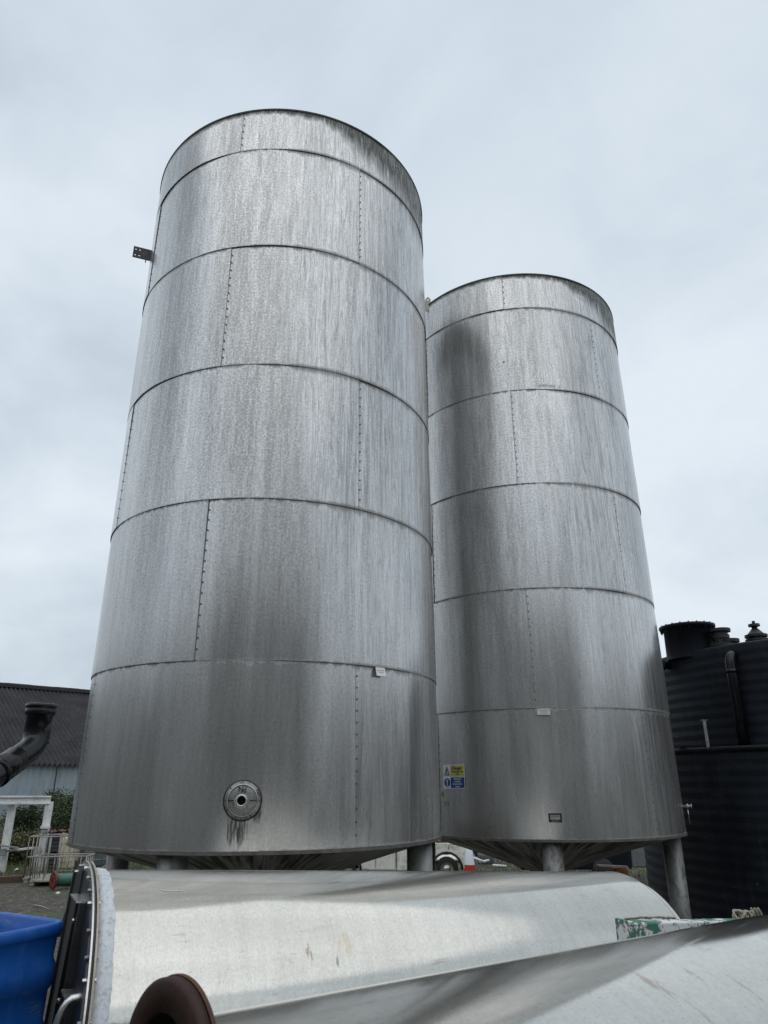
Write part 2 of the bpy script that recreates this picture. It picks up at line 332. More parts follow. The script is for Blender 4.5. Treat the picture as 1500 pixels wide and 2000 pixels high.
M_black = simple('black_paint', (.012, .012, .014), .45)
M_grey = simple('grey_paint', (.30, .31, .31), .6)
M_ibc = simple('cream_plastic', (.62, .56, .38), .5, 0, .12, 3, dirt=(.36, .22, .10), dirt_amt=.35)
M_galv = simple('galvanised', (.36, .345, .31), .5, .3, .2, 10, dirt=(.25, .2, .15), dirt_amt=.4)
M_rustd = simple('dark_rust', (.040, .015, .011), .7, .2, .5, 9, dirt=(.01, .01, .01), dirt_amt=.8, bump=.3)
M_rust = simple('rust', (.11, .045, .025), .75, .1, .4, 9, dirt=(.03, .02, .018), dirt_amt=.8, bump=.4)
M_green = simple('green_paint', (.055, .17, .12), .45, 0, .2, 5)
M_redflange = simple('red_oxide', (.16, .025, .02), .6, 0, .3, 9)
M_wood = simple('old_timber', (.085, .055, .04), .8, 0, .4, 6, sc=(1, 6, 6), bump=.4)
M_red = simple('cone_red', (.50, .03, .02), .5, 0, .15)
M_conewhite = simple('cone_white', (.68, .72, .78), .5, 0, .1)
M_tyre = simple('tyre_rubber', (.02, .02, .022), .75)
M_truck = simple('truck_white', (.80, .79, .72), .4, 0, .1, 3, dirt=(.25, .22, .16), dirt_amt=.5)
M_leaf = None

# HDPE: black spiral wound plastic with pale flecks
def hdpe(name, flecks=True):
    m, nt, b = new_mat(name); tc = N(nt, 'ShaderNodeTexCoord').outputs['Object']
    n = noise(nt, tc, 2.0, 5, .6, .4, sc=(1, 1, .8)); f = noise(nt, tc, 17, 2, .5, loc=(3, 3, 3)); bl = noise(nt, tc, 3, 6, .7, .3, sc=(1, 1, 3), loc=(1, 0, 2))
    c = ramp(nt, n, [(.3, (.0065, .0085, .013)), (.7, (.015, .019, .027))])
    rn_ = noise(nt, tc, 1, 5, .65, .4, sc=(7, 7, .5), loc=(8, 1, 0)); c = mix(nt, ramp(nt, rn_, [(.52, 0.0), (.72, .6)]), c, (.030, .033, .038))
    c = mix(nt, ramp(nt, bl, [(.58, 0.0), (.72, .6)]), c, (.034, .036, .040))
    if flecks: c = mix(nt, ramp(nt, f, [(.765, 0.0), (.79, .6)]), c, (.25, .25, .24))
    L(nt, c, b.inputs['Base Color']); L(nt, ramp(nt, n, [(.3, .42), (.7, .6)]), b.inputs['Roughness']); b.inputs['Specular IOR Level'].default_value = .22
    return m
M_hdpe = hdpe('black_plastic')
M_pipe = simple('black_drain_plastic', (.0045, .005, .007), .24, 0, .2, 3, dirt=(.03, .03, .033), dirt_amt=.12, spec=.35)

# ---------------------------------------------------------------- ground
def gz(x, y):
    d = math.hypot(x, y)
    h = .0
    if d > 3: h += .05 * mnoise.noise(Vector((x * .35, y * .35, 0))) + .018 * mnoise.noise(Vector((x * 1.9, y * 1.9, 4)))
    # grassy bank rising on the left at the back
    k = max(0.0, min(1.0, (-x - 8.2) / 4.0)) * max(0.0, min(1.0, (y - 30.0) / 5.0))
    return h + 1.15 * k * k * (3 - 2 * k)
def ground_mesh():
    xs = sorted(set([-1500, -600, -200, -90, -60] + [round(-42 + i * .6, 3) for i in range(141)] + [60, 90, 200, 600, 1500]))
    ys = sorted(set([-1500, -600, -200, -90, -50, -30, -20, -12, -8, -4, 0, 3] + [round(4 + i * .5, 3) for i in range(100)] + [60, 90, 200, 600, 1500]))
    vs = [(x, y, gz(x, y) if abs(x) < 60 and -30 < y < 60 else 0) for y in ys for x in xs]; n = len(xs)
    fs = [(j * n + i, j * n + i + 1, (j + 1) * n + i + 1, (j + 1) * n + i) for j in range(len(ys) - 1) for i in range(n - 1)]
    b = MB(); b.add(vs, fs, 0, True); return b
m, nt, b = new_mat('mud'); tc = N(nt, 'ShaderNodeTexCoord').outputs['Object']
g1 = noise(nt, tc, .35, 6, .6, .6); g2 = noise(nt, tc, 5, 8, .72, .3); g3 = noise(nt, tc, 38, 3, .7); sp_ = N(nt, 'ShaderNodeSeparateXYZ'); L(nt, tc, sp_.inputs[0])
c = ramp(nt, g2, [(.34, (.022, .019, .015)), (.5, (.060, .051, .039)), (.68, (.135, .12, .095))])
c = mix(nt, ramp(nt, g3, [(.60, 0.0), (.72, .8)]), c, (.22, .20, .17))
gr = ramp(nt, math_(nt, 'ADD', math_(nt, 'MULTIPLY', g1, .75), math_(nt, 'MULTIPLY', g2, .25)), [(.50, 0.0), (.58, .8)])
c = mix(nt, gr, c, mix(nt, g3, (.030, .048, .014), (.095, .12, .035)))
L(nt, c, b.inputs['Base Color']); b.inputs['Roughness'].default_value = .85
bp = N(nt, 'ShaderNodeBump'); bp.inputs['Strength'].default_value = .8; bp.inputs['Distance'].default_value = .06; L(nt, g2, bp.inputs['Height']); L(nt, bp.outputs[0], b.inputs['Normal'])
M_mud = m
tag(ground_mesh().build('ground', M_mud), kind='structure')

# ---------------------------------------------------------------- silos
SILO_R = 1.866
def make_silo(name, label, cx, cy, zs, seed, leg0, marks, mat):
    """zs: world heights of the seven lap lines; plates lap every 90 degrees, staggered by 45"""
    rnd = random.Random(seed)
    th = thing(name, label, 'silo', (cx, cy, 0), 'stainless steel silos on pipe legs')
    vs, fs, mi, sm = [], [], [], []; UV = []; ED = []; TN = []
    ph = [rnd.uniform(0, 6.3) for _ in range(12)]
    def rad(a, z, k, t0, t1):
        w = .0022 * math.sin(3 * a * 2 + ph[k] + .8 * z) + .0016 * math.sin(11 * a + ph[(k + 3) % 12] - 1.7 * z) + .0012 * math.sin(5 * a - ph[(k + 5) % 12] + 3.1 * z)
        return SILO_R + w + .005 * t0 + .008 * (1 - t1)
    for k in range(6):
        z0, z1 = zs[k], zs[k + 1]
        off = R(-102 if (k % 2 == 1 or k == 5) else -56.5)      # bands alternate
        if k == 5: off = R(-102)
        if k == 4: off = R(-57)
        if k == 3: off = R(-102)
        if k == 2: off = R(-56.3)
        if k == 1: off = R(-102)
        if k == 0: off = R(-56.5)
        for q in range(4):
            a0 = off + q * math.pi / 2; a0 -= 2 * math.pi if a0 + .785 > 2.8 else 0; a1 = a0 + math.pi / 2 + .004
            if k == 5 and q > 0 and seed == 1: pass
            nA, nZ = 36, max(4, int((z1 - z0) / .15)); tone = rnd.random(); b0 = len(vs)
            for j in range(nZ + 1):
                t1 = j / nZ; z = z0 + (z1 - z0) * t1 + (.004 if j == nZ else 0)
                for i in range(nA + 1):
                    t0 = i / nA; a = a0 + (a1 - a0) * t0; r = rad(a, z, k + q, t0, t1)
                    vs.append((cx + r * math.cos(a), cy + r * math.sin(a), z))
            def info(i, j):
                t0 = i / nA; t1 = j / nZ; a = a0 + (a1 - a0) * t0
                return (a * SILO_R, z0 + (z1 - z0) * t1), (min(t0, 1 - t0) * (a1 - a0) * SILO_R, t1 * (z1 - z0), (1 - t1) * (z1 - z0))
            for j in range(nZ):
                for i in range(nA):
                    c4 = ((i, j), (i + 1, j), (i + 1, j + 1), (i, j + 1))
                    fs.append(tuple(b0 + jj * (nA + 1) + ii for ii, jj in c4)); mi.append(0); sm.append(True)
                    for ii, jj in c4: u, e = info(ii, jj); UV.append(u); ED.append(e); TN.append(tone)
            # lower lip and upright lap lip, 14 mm deep
            for (seq, kind) in (([(i, 0) for i in range(nA + 1)], 'b'), ([(nA, j) for j in range(nZ + 1)], 's')):
                b1 = len(vs)
                for (i, j) in seq:
                    x, y, z = vs[b0 + j * (nA + 1) + i]; dx, dy = x - cx, y - cy; s_ = 1 - .018 / math.hypot(dx, dy)
                    vs.append((cx + dx * s_, cy + dy * s_, z))
                b3 = len(vs)
                for (i, j) in seq: vs.append(vs[b0 + j * (nA + 1) + i])
                for t in range(len(seq) - 1):
                    A = b3 + t; B = b3 + t + 1
                    f_ = (A, b1 + t, b1 + t + 1, B) if kind == 'b' else (A, B, b1 + t + 1, b1 + t)
                    fs.append(f_); mi.append(1); sm.append(False)
                    for _ in range(4): UV.append((0, 0)); ED.append((1, 1, 1)); TN.append(.5)
            # rivets along the upright lap
            ar = a0 + .010; nr = int((z1 - z0) / .1)
            for j in range(1, nr):
                z = z0 + (z1 - z0) * j / nr; rr = rad(a0, z, k + q, 0, j / nr) + .006; b2 = len(vs)
                er = Vector((math.cos(ar), math.sin(ar), 0)); et = Vector((-math.sin(ar), math.cos(ar), 0)); ez = Vector((0, 0, 1)); c0 = Vector((cx, cy, z)) + er * rr
                for r_, h_ in ((.0085, 0), (.006, .006)):
                    for t in range(6): vs.append(tuple(c0 + er * h_ + (et * math.cos(t * 1.0472) + ez * math.sin(t * 1.0472)) * r_))
                for t in range(6):
                    fs.append((b2 + t, b2 + (t + 1) % 6, b2 + 6 + (t + 1) % 6, b2 + 6 + t)); mi.append(1); sm.append(False)
                    for _ in range(4): UV.append((0, 0)); ED.append((1, 1, 1)); TN.append(.5)
                fs.append(tuple(b2 + 6 + t for t in range(6))); mi.append(1); sm.append(False)
                for _ in range(6): UV.append((0, 0)); ED.append((1, 1, 1)); TN.append(.5)
    me = bpy.data.meshes.new('shell'); me.from_pydata([(x - cx, y - cy, z) for x, y, z in vs], [], fs)
    me.materials.append(mat); me.materials.append(M_lapdirt)
    me.polygons.foreach_set('material_index', mi); me.polygons.foreach_set('use_smooth', sm)
    ul = me.uv_layers.new(name='UVMap'); ul.data.foreach_set('uv', [c for u in UV for c in u])
    ea = me.attributes.new('edge', 'FLOAT_VECTOR', 'CORNER'); ea.data.foreach_set('vector', [c for e in ED for c in e])
    ta = me.attributes.new('tone', 'FLOAT', 'CORNER'); ta.data.foreach_set('value', TN)
    o = bpy.data.objects.new('shell', me); C.objects.link(o); o.parent = th
    # lid and top rim
    b = MB(); b.revolve([(.01, zs[6] + .12), (SILO_R - .04, zs[6] - .10)], 96, Matrix.Translation((cx, cy, 0)))
    b.build('lid', M_lid, th)
    b = MB(); b.revolve([(SILO_R - .03, zs[6] - .02), (SILO_R - .03, zs[6] + .012), (SILO_R + .010, zs[6] + .012), (SILO_R + .010, zs[6] - .012)], 160, Matrix.Translation((cx, cy, 0)), smooth=False)
    b.build('top_rim', M_rimdirt, th)
    b = MB(); b.revolve([(SILO_R - .03, zs[0] + .01), (SILO_R + .016, zs[0] + .006), (SILO_R + .020, zs[0] - .022), (SILO_R - .02, zs[0] - .028)], 160, Matrix.Translation((cx, cy, 0)), smooth=False)
    b.build('bottom_rim', M_lapdirt, th)
    # cone with radial plate laps
    n = 192; prof = [(SILO_R - .022, zs[0] - .02), (1.2, zs[0] - .21), (.6, zs[0] - .40), (.14, zs[0] - .55)]
    vs, fs, uvs = [], [], []
    for j, (r, z) in enumerate(prof):
        for i in range(n): a = 2 * math.pi * i / n; q = .012 * ((i % 12) / 12); vs.append((cx * 0 + (r - q) * math.cos(a), (r - q) * math.sin(a), z))
    for j in range(3):
        for i in range(n):
            fs.append((j * n + i, (j + 1) * n + i, (j + 1) * n + (i + 1) % n, j * n + (i + 1) % n))
            for ii, jj in ((i, j), (i, j + 1), (i + 1, j + 1), (i + 1, j)): uvs += [ii / n * 11.7, prof[jj][0]]
    me = bpy.data.meshes.new('cone'); me.from_pydata(vs, [], fs); me.materials.append(M_cone); ul = me.uv_layers.new(name='UVMap'); ul.data.foreach_set('uv', uvs)
    o = bpy.data.objects.new('cone', me); C.objects.link(o); o.parent = th
    b = MB(); b.tube([(cx, cy, zs[0] - .53), (cx, cy, zs[0] - 1.10)], .10, 20); b.revolve([(.1, zs[0] - 1.1), (.17, zs[0] - 1.1), (.17, zs[0] - 1.13), (.05, zs[0] - 1.13)], 24, Matrix.Translation((cx, cy, 0)), smooth=False)
    b.build('outlet', M_steel, th)
    for q in range(4):
        a = R(leg0) + q * math.pi / 2; x, y = cx + 1.7 * math.cos(a), cy + 1.7 * math.sin(a)
        b = MB(); b.tube([(x, y, -.05), (x, y, zs[0] - .01)], .125, 32)
        leg = b.build('leg', M_leg, th)
        b = MB(); b.box((x, y, .02), (.42, .42, .03)); b.build('base_plate', M_oldsteel, leg, .004)
    return th
def on_shell(cx, cy, ang, z, out=0.0, r=SILO_R):
    a = R(ang); n = Vector((math.cos(a), math.sin(a), 0)); p = Vector((cx, cy, z)) + n * (r + out)
    t = Vector((-math.sin(a), math.cos(a), 0))
    return frame(p, t, n)          # local x to the right as seen from outside, local y up (z cross x = up), local z outward
M_lapdirt = simple('lap_dirt', (.11, .105, .095), .8, .2, .5, 14)
M_rimdirt = simple('rim_algae', (.07, .075, .06), .9, 0, .6, 9, bump=.6)
M_cone = cone_steel()
S1 = (-1.2999, 8.1303); S2 = (2.2765, 11.0196)
Z1 = [EYE + z for z in (-.5319, .9998, 2.5342, 4.0253, 5.5586, 6.98, 7.62)]
Z2 = [EYE + z for z in (-.6652, .8473, 2.3971, 3.9146, 5.4263, 6.8821, 7.53)]
rad_ = lambda a: R(a) * SILO_R
WHT = (.75, .76, .76); DRK = (.05, .05, .042)
marks1 = [(rad_(-61.5), Z1[6] - .30, .14, .075, WHT, 1.0, .52), (rad_(-57), Z1[6] - .42, .10, .08, WHT, .8, .55),
          (rad_(-71.5), Z1[6] - .17, .022, .24, WHT, 1.2, .5), (rad_(-43), Z1[6] - .42, .02, .14, WHT, 1.2, .55),
          (rad_(-87), EYE - .36, .12, .22, DRK, .95, .38), (rad_(-82.5), EYE - .24, .09, .13, DRK, .9, .38)]
marks2 = [(rad_(-62), Z2[6] - .26, .17, .07, WHT, 1.0, .50), (rad_(-77), Z2[6] - .10, .025, .12, WHT, 1.1, .5),
          (rad_(-76), Z2[5] - .06, .12, .03, WHT, .9, .50), (rad_(-48), Z2[6] - .35, .02, .25, WHT, 1.0, .5),
          (rad_(-104), Z2[5] - .95, .035, .05, DRK, 1.0, .45), (rad_(-84), Z2[4] + .06, .4, .05, (.30, .25, .25), .7, .4)]
silo1 = make_silo('silo', 'taller looking nearer silo with round N2 port near its foot', S1[0], S1[1], Z1, 1, -106, marks1, silo_steel('weathered_stainless_near', 1, Z1[6], marks1))
silo2 = make_silo('silo', 'farther silo behind the right flank of the other, with yellow and blue danger sign', S2[0], S2[1], Z2, 2, -99.4, marks2, silo_steel('weathered_stainless_far', 2, Z2[6], marks2))

# N2 port on the near silo
M = on_shell(*S1, -86.1, EYE - .145, .016)
b = MB(); b.revolve([(.002, .004), (.150, .004), (.156, .0), (.165, -.03)], 56, M)
port = b.build('port_plate', M_oldsteel, silo1)
def sub(name, bm, mats, parent, bevel=0): return bm.build(name, mats, parent, bevel)
b = MB(); b.revolve([(.149, .006), (.158, .003), (.166, -.03)], 56, M); sub('port_rim', b, M_dark, port)
b = MB(); b.tube([M @ Vector((.122 * math.cos(t * math.pi / 24), .122 * math.sin(t * math.pi / 24), .010)) for t in range(48)], .0045, 8, closed=True)
sub('port_ring', b, M_steel, port)
b = MB(); b.revolve([(.032, .005), (.048, .010), (.048, .085), (.040, .092), (.034, .085), (.034, .01)], 32, M); b.revolve([(.052, .055), (.060, .055), (.060, .075), (.048, .075)], 32, M, smooth=False)
sub('port_stub', b, M_steel, port)
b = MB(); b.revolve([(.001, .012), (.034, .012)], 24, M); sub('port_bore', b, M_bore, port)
for s_ in (-1, 1): b = MB(); b.beam(M @ Vector((s_ * .062, 0, .008)), M @ Vector((s_ * .120, 0, .008)), .008, .008); sub('port_weld', b, M_dark, port)
for t in (0.0, 3.1416, .6, 1.6, 2.4, 3.7, 4.7, 5.6): b = MB(); b.ball(M @ Vector((.140 * math.cos(t), .140 * math.sin(t), .005)), .0055, 6); sub('port_bolt', b, M_dark, port)
text('port_lettering', 'N', .056, M @ Matrix.Translation((-.018, .084, .007)), M_black, port, bold=.0008)
text('port_lettering', '2', .040, M @ Matrix.Translation((.018, .074, .007)), M_black, port, bold=.0006)
# tilted name plate below the lap line
M = on_shell(*S1, -48.2, EYE + .955, .028) @ Matrix.Rotation(R(-14), 4, 'X')
b = MB(); b.box((0, 0, 0), (.115, .085, .008)); me_b = MB(); me_b.add([M @ Vector(v) for v in b.v], b.f)
pl = me_b.build('name_plate', M_label, silo1, .002)
for i, w in enumerate(('CAPACITY 70000 L', 'TYPE 316 SS')):
    text('plate_lettering', w, .011, M @ Matrix.Translation((0, .012 - i * .02, .0045)), M_black, pl)
b = MB(); b.box((0, .045, -.012), (.12, .012, .035)); me_b = MB(); me_b.add([M @ Vector(v) for v in b.v], b.f); me_b.build('plate_bracket', M_oldsteel, silo1)
def flat_plate(silo, ctr, ang, z, w, h, mat, name, out=.012, t=.006, bev=.0015):
    M = on_shell(*ctr, ang, z, out); b = MB(); b.box((0, 0, 0), (w, h, t)); q = MB(); q.add([M @ Vector(v) for v in b.v], b.f)
    return q.build(name, mat, silo, bev), M @ Matrix.Translation((0, 0, t / 2))
p, M = flat_plate(silo2, S2, -98.7, EYE + .80, .16, .075, M_label, 'name_plate', .03)
for i, w in enumerate(('STAINLESS STORAGE VESSEL', 'SERIAL 2207', 'TEST PRESSURE ATM')): text('plate_lettering', w, .0105, M @ Matrix.Translation((0, .018 - i * .018, .0005)), M_black, p)
p, M = flat_plate(silo2, S2, -97.7, EYE - .42, .155, .10, M_black, 'data_plate', .012)
b = MB(); b.box((0, .006, 0), (.115, .052, .002)); q = MB(); q.add([M @ Vector(v) for v in b.v], b.f); q.build('plate_panel', M_grey, p)
text('plate_lettering', 'CAUTION', .02, M @ Matrix.Translation((0, .012, .0015)), M_black, p); text('plate_lettering', 'DRAIN', .017, M @ Matrix.Translation((.015, -.008, .0015)), M_conewhite, p)
text('plate_lettering', 'BEFORE OPENING', .011, M @ Matrix.Translation((0, -.036, .0015)), M_conewhite, p)
p, M = flat_plate(silo2, S2, -142.5, EYE - .27, .085, .06, M_galv, 'label_plate', .012)
text('plate_lettering', 'TANK 2', .018, M @ Matrix.Translation((0, 0, .0005)), M_black, p)
p, M = flat_plate(silo2, S2, -145.2, EYE - .16, .055, .06, M_galv, 'label_plate', .014)
# danger sign: flat board standing a little off the round shell
M_yel = simple('sign_yellow', (.50, .46, .10), .5, 0, .12, 5); M_blue = simple('sign_blue', (.012, .055, .22), .45, 0, .15, 5)
M_signw = simple('sign_white', (.72, .74, .78), .5, 0, .08, 5)
p, M = flat_plate(silo2, S2, -137.6, EYE + .045, .37, .29, M_signw, 'warning_sign', .012, .006, .002)
def panel(x, y, w, h, mat, name, z=.001):
    b = MB(); b.box((x, y, z), (w, h, .0016)); q = MB(); q.add([M @ Vector(v) for v in b.v], b.f); return q.build(name, mat, p)
panel(.063, .072, .236, .134, M_yel, 'sign_panel'); panel(.063, -.070, .236, .126, M_blue, 'sign_panel')
Z = lambda x, y: M @ Matrix.Translation((x, y, .0026))
text('sign_lettering', 'Danger', .058, Z(.063, .104), M_black, p, bold=.001)
text('sign_lettering', 'Confined space entry', .0235, Z(.063, .062), M_black, p, bold=.0008); text('sign_lettering', 'is fatal', .0235, Z(.063, .034), M_black, p, bold=.0008)
for i, w in enumerate(('Isolate plant', 'completely', '& report before', 'activity')):
    text('sign_lettering', w, .025, Z(.063, -.026 - i * .030), M_conewhite, p, bold=.0006)
tri = [(-.165, .018), (-.068, .018), (-.1165, .128)]; tri2 = [(-.150, .027), (-.083, .027), (-.1165, .105)]
q = mesh_obj('sign_triangle', holed_plate(tri, [tri2], .0012, M @ Matrix.Translation((0, 0, .0018))), M_black, silo2); q.parent = p
b = MB(); fm = M @ Matrix.Translation((0, 0, .0012))
for poly in ([(-.132, .034), (-.124, .034), (-.118, .058), (-.126, .062)], [(-.124, .060), (-.116, .058), (-.108, .072), (-.114, .076)], [(-.124, .036), (-.092, .029), (-.092, .034), (-.122, .044)]): b.prism(poly, fm, .0012)
b.prism(circle(-.116, .080, .006, 10), fm, .0012); b.build('sign_figure', M_black, p)
b = MB(); b.prism(circle(-.1165, -.070, .052, 32), M @ Matrix.Translation((0, 0, .0006)), .0012)
b.build('sign_disc', M_blue, p)
b = MB(); b.prism([(-.126, -.036), (-.107, -.036), (-.110, -.084), (-.123, -.084)], M @ Matrix.Translation((0, 0, .002)), .0012); b.prism(circle(-.1165, -.100, .009, 12), M @ Matrix.Translation((0, 0, .002)), .0012)
b.build('sign_mark', M_signw, p)
# lifting bracket with four holes on the left flank of the near silo
d = math.hypot(*S1); azc = math.atan2(S1[0], S1[1]); Lt = math.sqrt(d * d - SILO_R ** 2)
A = at(297, 500, Lt); ang = math.degrees(math.atan2(A.y - S1[1], A.x - S1[0]))
out = Vector((A.x - S1[0], A.y - S1[1], 0)).normalized(); tang = Vector((-out.y, out.x, 0))
nrm = Vector((out.y, -out.x, 0))
Mb = frame(A + out * .0, out, tang)
hol = [circle(x, y, .012, 10) for x in (.155, .205) for y in (-.045, .045)]
q = mesh_obj('lifting_bracket', holed_plate([(-.03, -.085), (.235, -.085), (.235, .085), (-.03, .085)], hol, .012, Mb), M_dark, silo1)
b = MB(); b.box((.07, 0, -.03), (.012, .16, .07)); w = MB(); w.add([Mb @ Vector(v) for v in b.v], b.f); w.build('bracket_web', M_dark, q)
# pointed lifting lug standing on the far silo's rim
A = Vector((S2[0] + (SILO_R + .01) * math.cos(R(216)), S2[1] + (SILO_R + .01) * math.sin(R(216)), Z2[6]))
Ml = frame(A, Vector((1, -.25, 0)), Vector((-.25, -1, 0)))
hol = [circle(0, .10, .017, 12), circle(-.026, .03, .009, 8), circle(.026, .045, .009, 8)]
q = mesh_obj('lifting_lug', holed_plate([(-.05, -.12), (.05, -.12), (.05, .10), (.018, .15), (-.018, .15), (-.05, .09)], hol, .015, Ml), M_galv, silo2)
# small sampling valve on the far silo's right flank
d = math.hypot(*S2); Lt = math.sqrt(d * d - SILO_R ** 2); A = at(1336, 1575, Lt); out = Vector((A.x - S2[0], A.y - S2[1], 0)).normalized()
Mv = along(A - out * .02, out); b = MB(); b.revolve([(.02, 0), (.02, .05), (.034, .05), (.034, .075), (.02, .08), (.02, .10), (.03, .10), (.03, .12), (.001, .12)], 16, Mv)
v_ = b.build('sample_valve', M_oldsteel, silo2); b = MB(); b.tube([A + out * .04, A + out * .045 + Vector((0, 0, -.22))], .006, 8); b.build('valve_tube', M_steel, v_)

# ---------------------------------------------------------------- lying tank in front of the silos
YAW1, TILT1, RT = .491, -.057, .779
AX = Vector((math.cos(YAW1) * math.cos(TILT1), math.sin(YAW1) * math.cos(TILT1), math.sin(TILT1)))
P0 = Vector((0, 5.13, EYE - 1.33)); SL, SR = -1.783, 1.953
SIDE = Vector((AX.y, -AX.x, 0)).normalized()      # towards the camera
UPV = SIDE.cross(AX) * 1.0
if UPV.z < 0: UPV = -UPV
M_t1 = tank_steel('satin_cladding', (.63, .615, .565), .095, .22, 0, ((-.81, .63, .03, .05, (.20, .13, .08), .6), (-.60, .60, .10, .07, (.50, .44, .28), .5), (.10, .44, .05, .03, (.9, .9, .9), 1.0), (-.66, .66, .012, .03, (.1, .1, .1), .6)))
M_t2 = tank_steel('satin_cladding_near', (.63, .62, .575), .08, .45, 9, ((.75, .22, .035, .12, (.26, .16, .10), .55), (.78, .34, .018, .14, (.30, .18, .11), .42), (.92, .22, .02, .07, (.25, .17, .12), .42), (1.03, .30, .015, .10, (.30, .20, .12), .42), (1.25, .28, .02, .07, (.28, .2, .13), .42), (1.15, .42, .02, .09, (.25, .17, .12), .42)))
def local_tank(name, label, P, ax, s0, s1, r, mat, dish_l, dish_r, seams=()):
    """thing at P with local x = ax; geometry in local coordinates so the brushed grain follows the tank"""
    side = Vector((ax.y, -ax.x, 0)).normalized(); th = thing(name, label, 'tank', P)
    u = ax.cross(side); u = u if u.z > 0 else -u
    return th
M_panel = simple('dark_panel', (.055, .057, .062), .38, .6, .3, 3, dirt=(.13, .115, .09), dirt_amt=.3, sc=(1, 1, .4))
t1 = thing('lying_tank', 'whole lying stainless tank in front of the silos, white strip at its left end', 'tank', P0)
Mx = frame(P0, SIDE, AX)           # local z along the tank, local x towards the camera
def shell(name, P, ax, side, prof, mat, parent, n=128, wob=.0):
    """revolve about the tank axis, object space x = axis"""
    rot = Matrix((ax, side, ax.cross(side))).transposed().to_4x4()
    b = MB(); b.revolve([(r, s) for r, s in prof], n, Matrix(((0, 0, 1, 0), (1, 0, 0, 0), (0, 1, 0, 0), (0, 0, 0, 1))))
    me = bpy.data.meshes.new(name); me.from_pydata(b.v, [], b.f); me.materials.append(mat)
    me.polygons.foreach_set('use_smooth', b.sm)
    o = bpy.data.objects.new(name, me); C.objects.link(o); o.parent = parent; o.matrix_local = rot; return o
def dish(r, s, depth, sgn, n=10, rc=.15):
    return [(r * math.cos(t * math.pi / 2 / n) if t < n else .001, s + sgn * depth * math.sin(t * math.pi / 2 / n)) for t in range(1, n + 1)]
body = shell('tank_body', P0, AX, SIDE, [(RT, SL - .05)] + [(RT, SL + .12 * i) for i in range(int((SR - SL) / .12) + 1)] + [(RT, SR - .003)], M_t1, t1)
shell('dished_end', P0, AX, SIDE, [(RT - .012, SR - .03), (RT - .006, SR + .004), (RT - .006, SR + .04)] + [(max(.001, (RT - .006) * math.cos(t * math.pi / 20)), SR + .04 + .24 * math.sin(t * math.pi / 20)) for t in range(1, 11)], M_t1, t1)
# irregular white sealant strip round the left edge
vs, fs = [], []; n = 220
for i in range(n):
    a = 2 * math.pi * i / n; c_, s_ = math.cos(a), math.sin(a)
    w = .006 * mnoise.noise(Vector((c_ * 9, s_ * 9, 1))) + .006 * mnoise.noise(Vector((c_ * 30, s_ * 30, 5)))
    for (r, s) in ((RT + .001, SL + .002 + w), (RT + .005, SL - .006 + w), (RT + .007, SL - .035), (RT + .005, SL - .072), (RT - .02, SL - .075)):
        vs.append(P0 + AX * s + (SIDE * c_ + UPV * s_) * r)
for i in range(n):
    for j in range(4): fs.append((i * 5 + j, i * 5 + j + 1, ((i + 1) % n) * 5 + j + 1, ((i + 1) % n) * 5 + j))
b = MB(); b.add(vs, fs, 0, True); b.build('sealant_strip', M_mast, t1)
def ring(s0, s1, r0, r1, mat, name, parent, n=128, P=P0, M=None):
    b = MB(); b.revolve([(r0, s0), (r1, s0), (r1, s1), (r0, s1), (r0, s0)], n, M or Mx, smooth=False, a0=R(-150), a1=R(112)); return b.build(name, mat, parent, .002)
M_cream = simple('gasket_cream', (.42, .38, .31), .55, .3, .25, 9)
fl = ring(SL - .088, SL - .078, RT - .05, RT + .040, M_cream, 'end_flange', t1)
ring(SL - .098, SL - .090, RT - .05, RT + .036, M_dark, 'end_gasket', t1)
fl2 = ring(SL - .110, SL - .100, RT - .05, RT + .042, M_steel, 'end_flange', t1)
for k in range(40):
    a = 2 * math.pi * k / 40 + (.02 if k % 3 else .06); d_ = SIDE * math.cos(a) + UPV * math.sin(a); c0 = P0 + d_ * (RT + .028)
    b = MB(); b.revolve([(.001, SL - .128), (.008, SL - .128), (.010, SL - .122), (.010, SL - .112), (.005, SL - .112), (.005, SL - .078), (.009, SL - .078), (.009, SL - .070), (.001, SL - .070)], 6, Matrix.Translation(d_ * (RT + .020)) @ Mx, smooth=False)
    if not (-150 < math.degrees(math.atan2(math.sin(a), math.cos(a))) < 112): continue
    b.build('flange_bolt', M_oldsteel if k % 3 else M_steel, t1)
poly = [(-.34, -.8), (-.34, .70)] + [((RT + .006) * math.sin(a), (RT + .006) * math.cos(a)) for a in [R(-25.6 + 5 * k) for k in range(34)] if True]
b = MB(); me_v = [P0 + AX * s_ + SIDE * x + UPV * z for s_ in (SL - .104, SL - .116) for x, z in poly]; n_ = len(poly)
b.add(me_v, [tuple(range(n_)), tuple(reversed(range(n_, 2 * n_)))] + [(i, n_ + i, n_ + (i + 1) % n_, (i + 1) % n_) for i in range(n_)]); b.build('end_plate', M_panel, t1)
bead = MB(); bead.tube([P0 + AX * (SR + .002) + (SIDE * math.cos(a) + UPV * math.sin(a)) * (RT - .003) for a in [2 * math.pi * k / 160 for k in range(160)]], .0045, 6, closed=True); bead.build('weld_bead', M_oldsteel, t1)
a_ = math.atan2(.711, .320); b = MB(); b.tube([P0 + AX * s_ + (SIDE * math.cos(a_ + d_) + UPV * math.sin(a_ + d_)) * (RT + .001) for s_, d_ in ((-1.545, .02), (-1.53, 0), (-1.48, .0), (-1.435, -.006), (-1.432, .01))], .0022, 5); b.build('pale_scratch', M_label, t1)  # white scratch on the tank skin, modelled as a thin raised bead
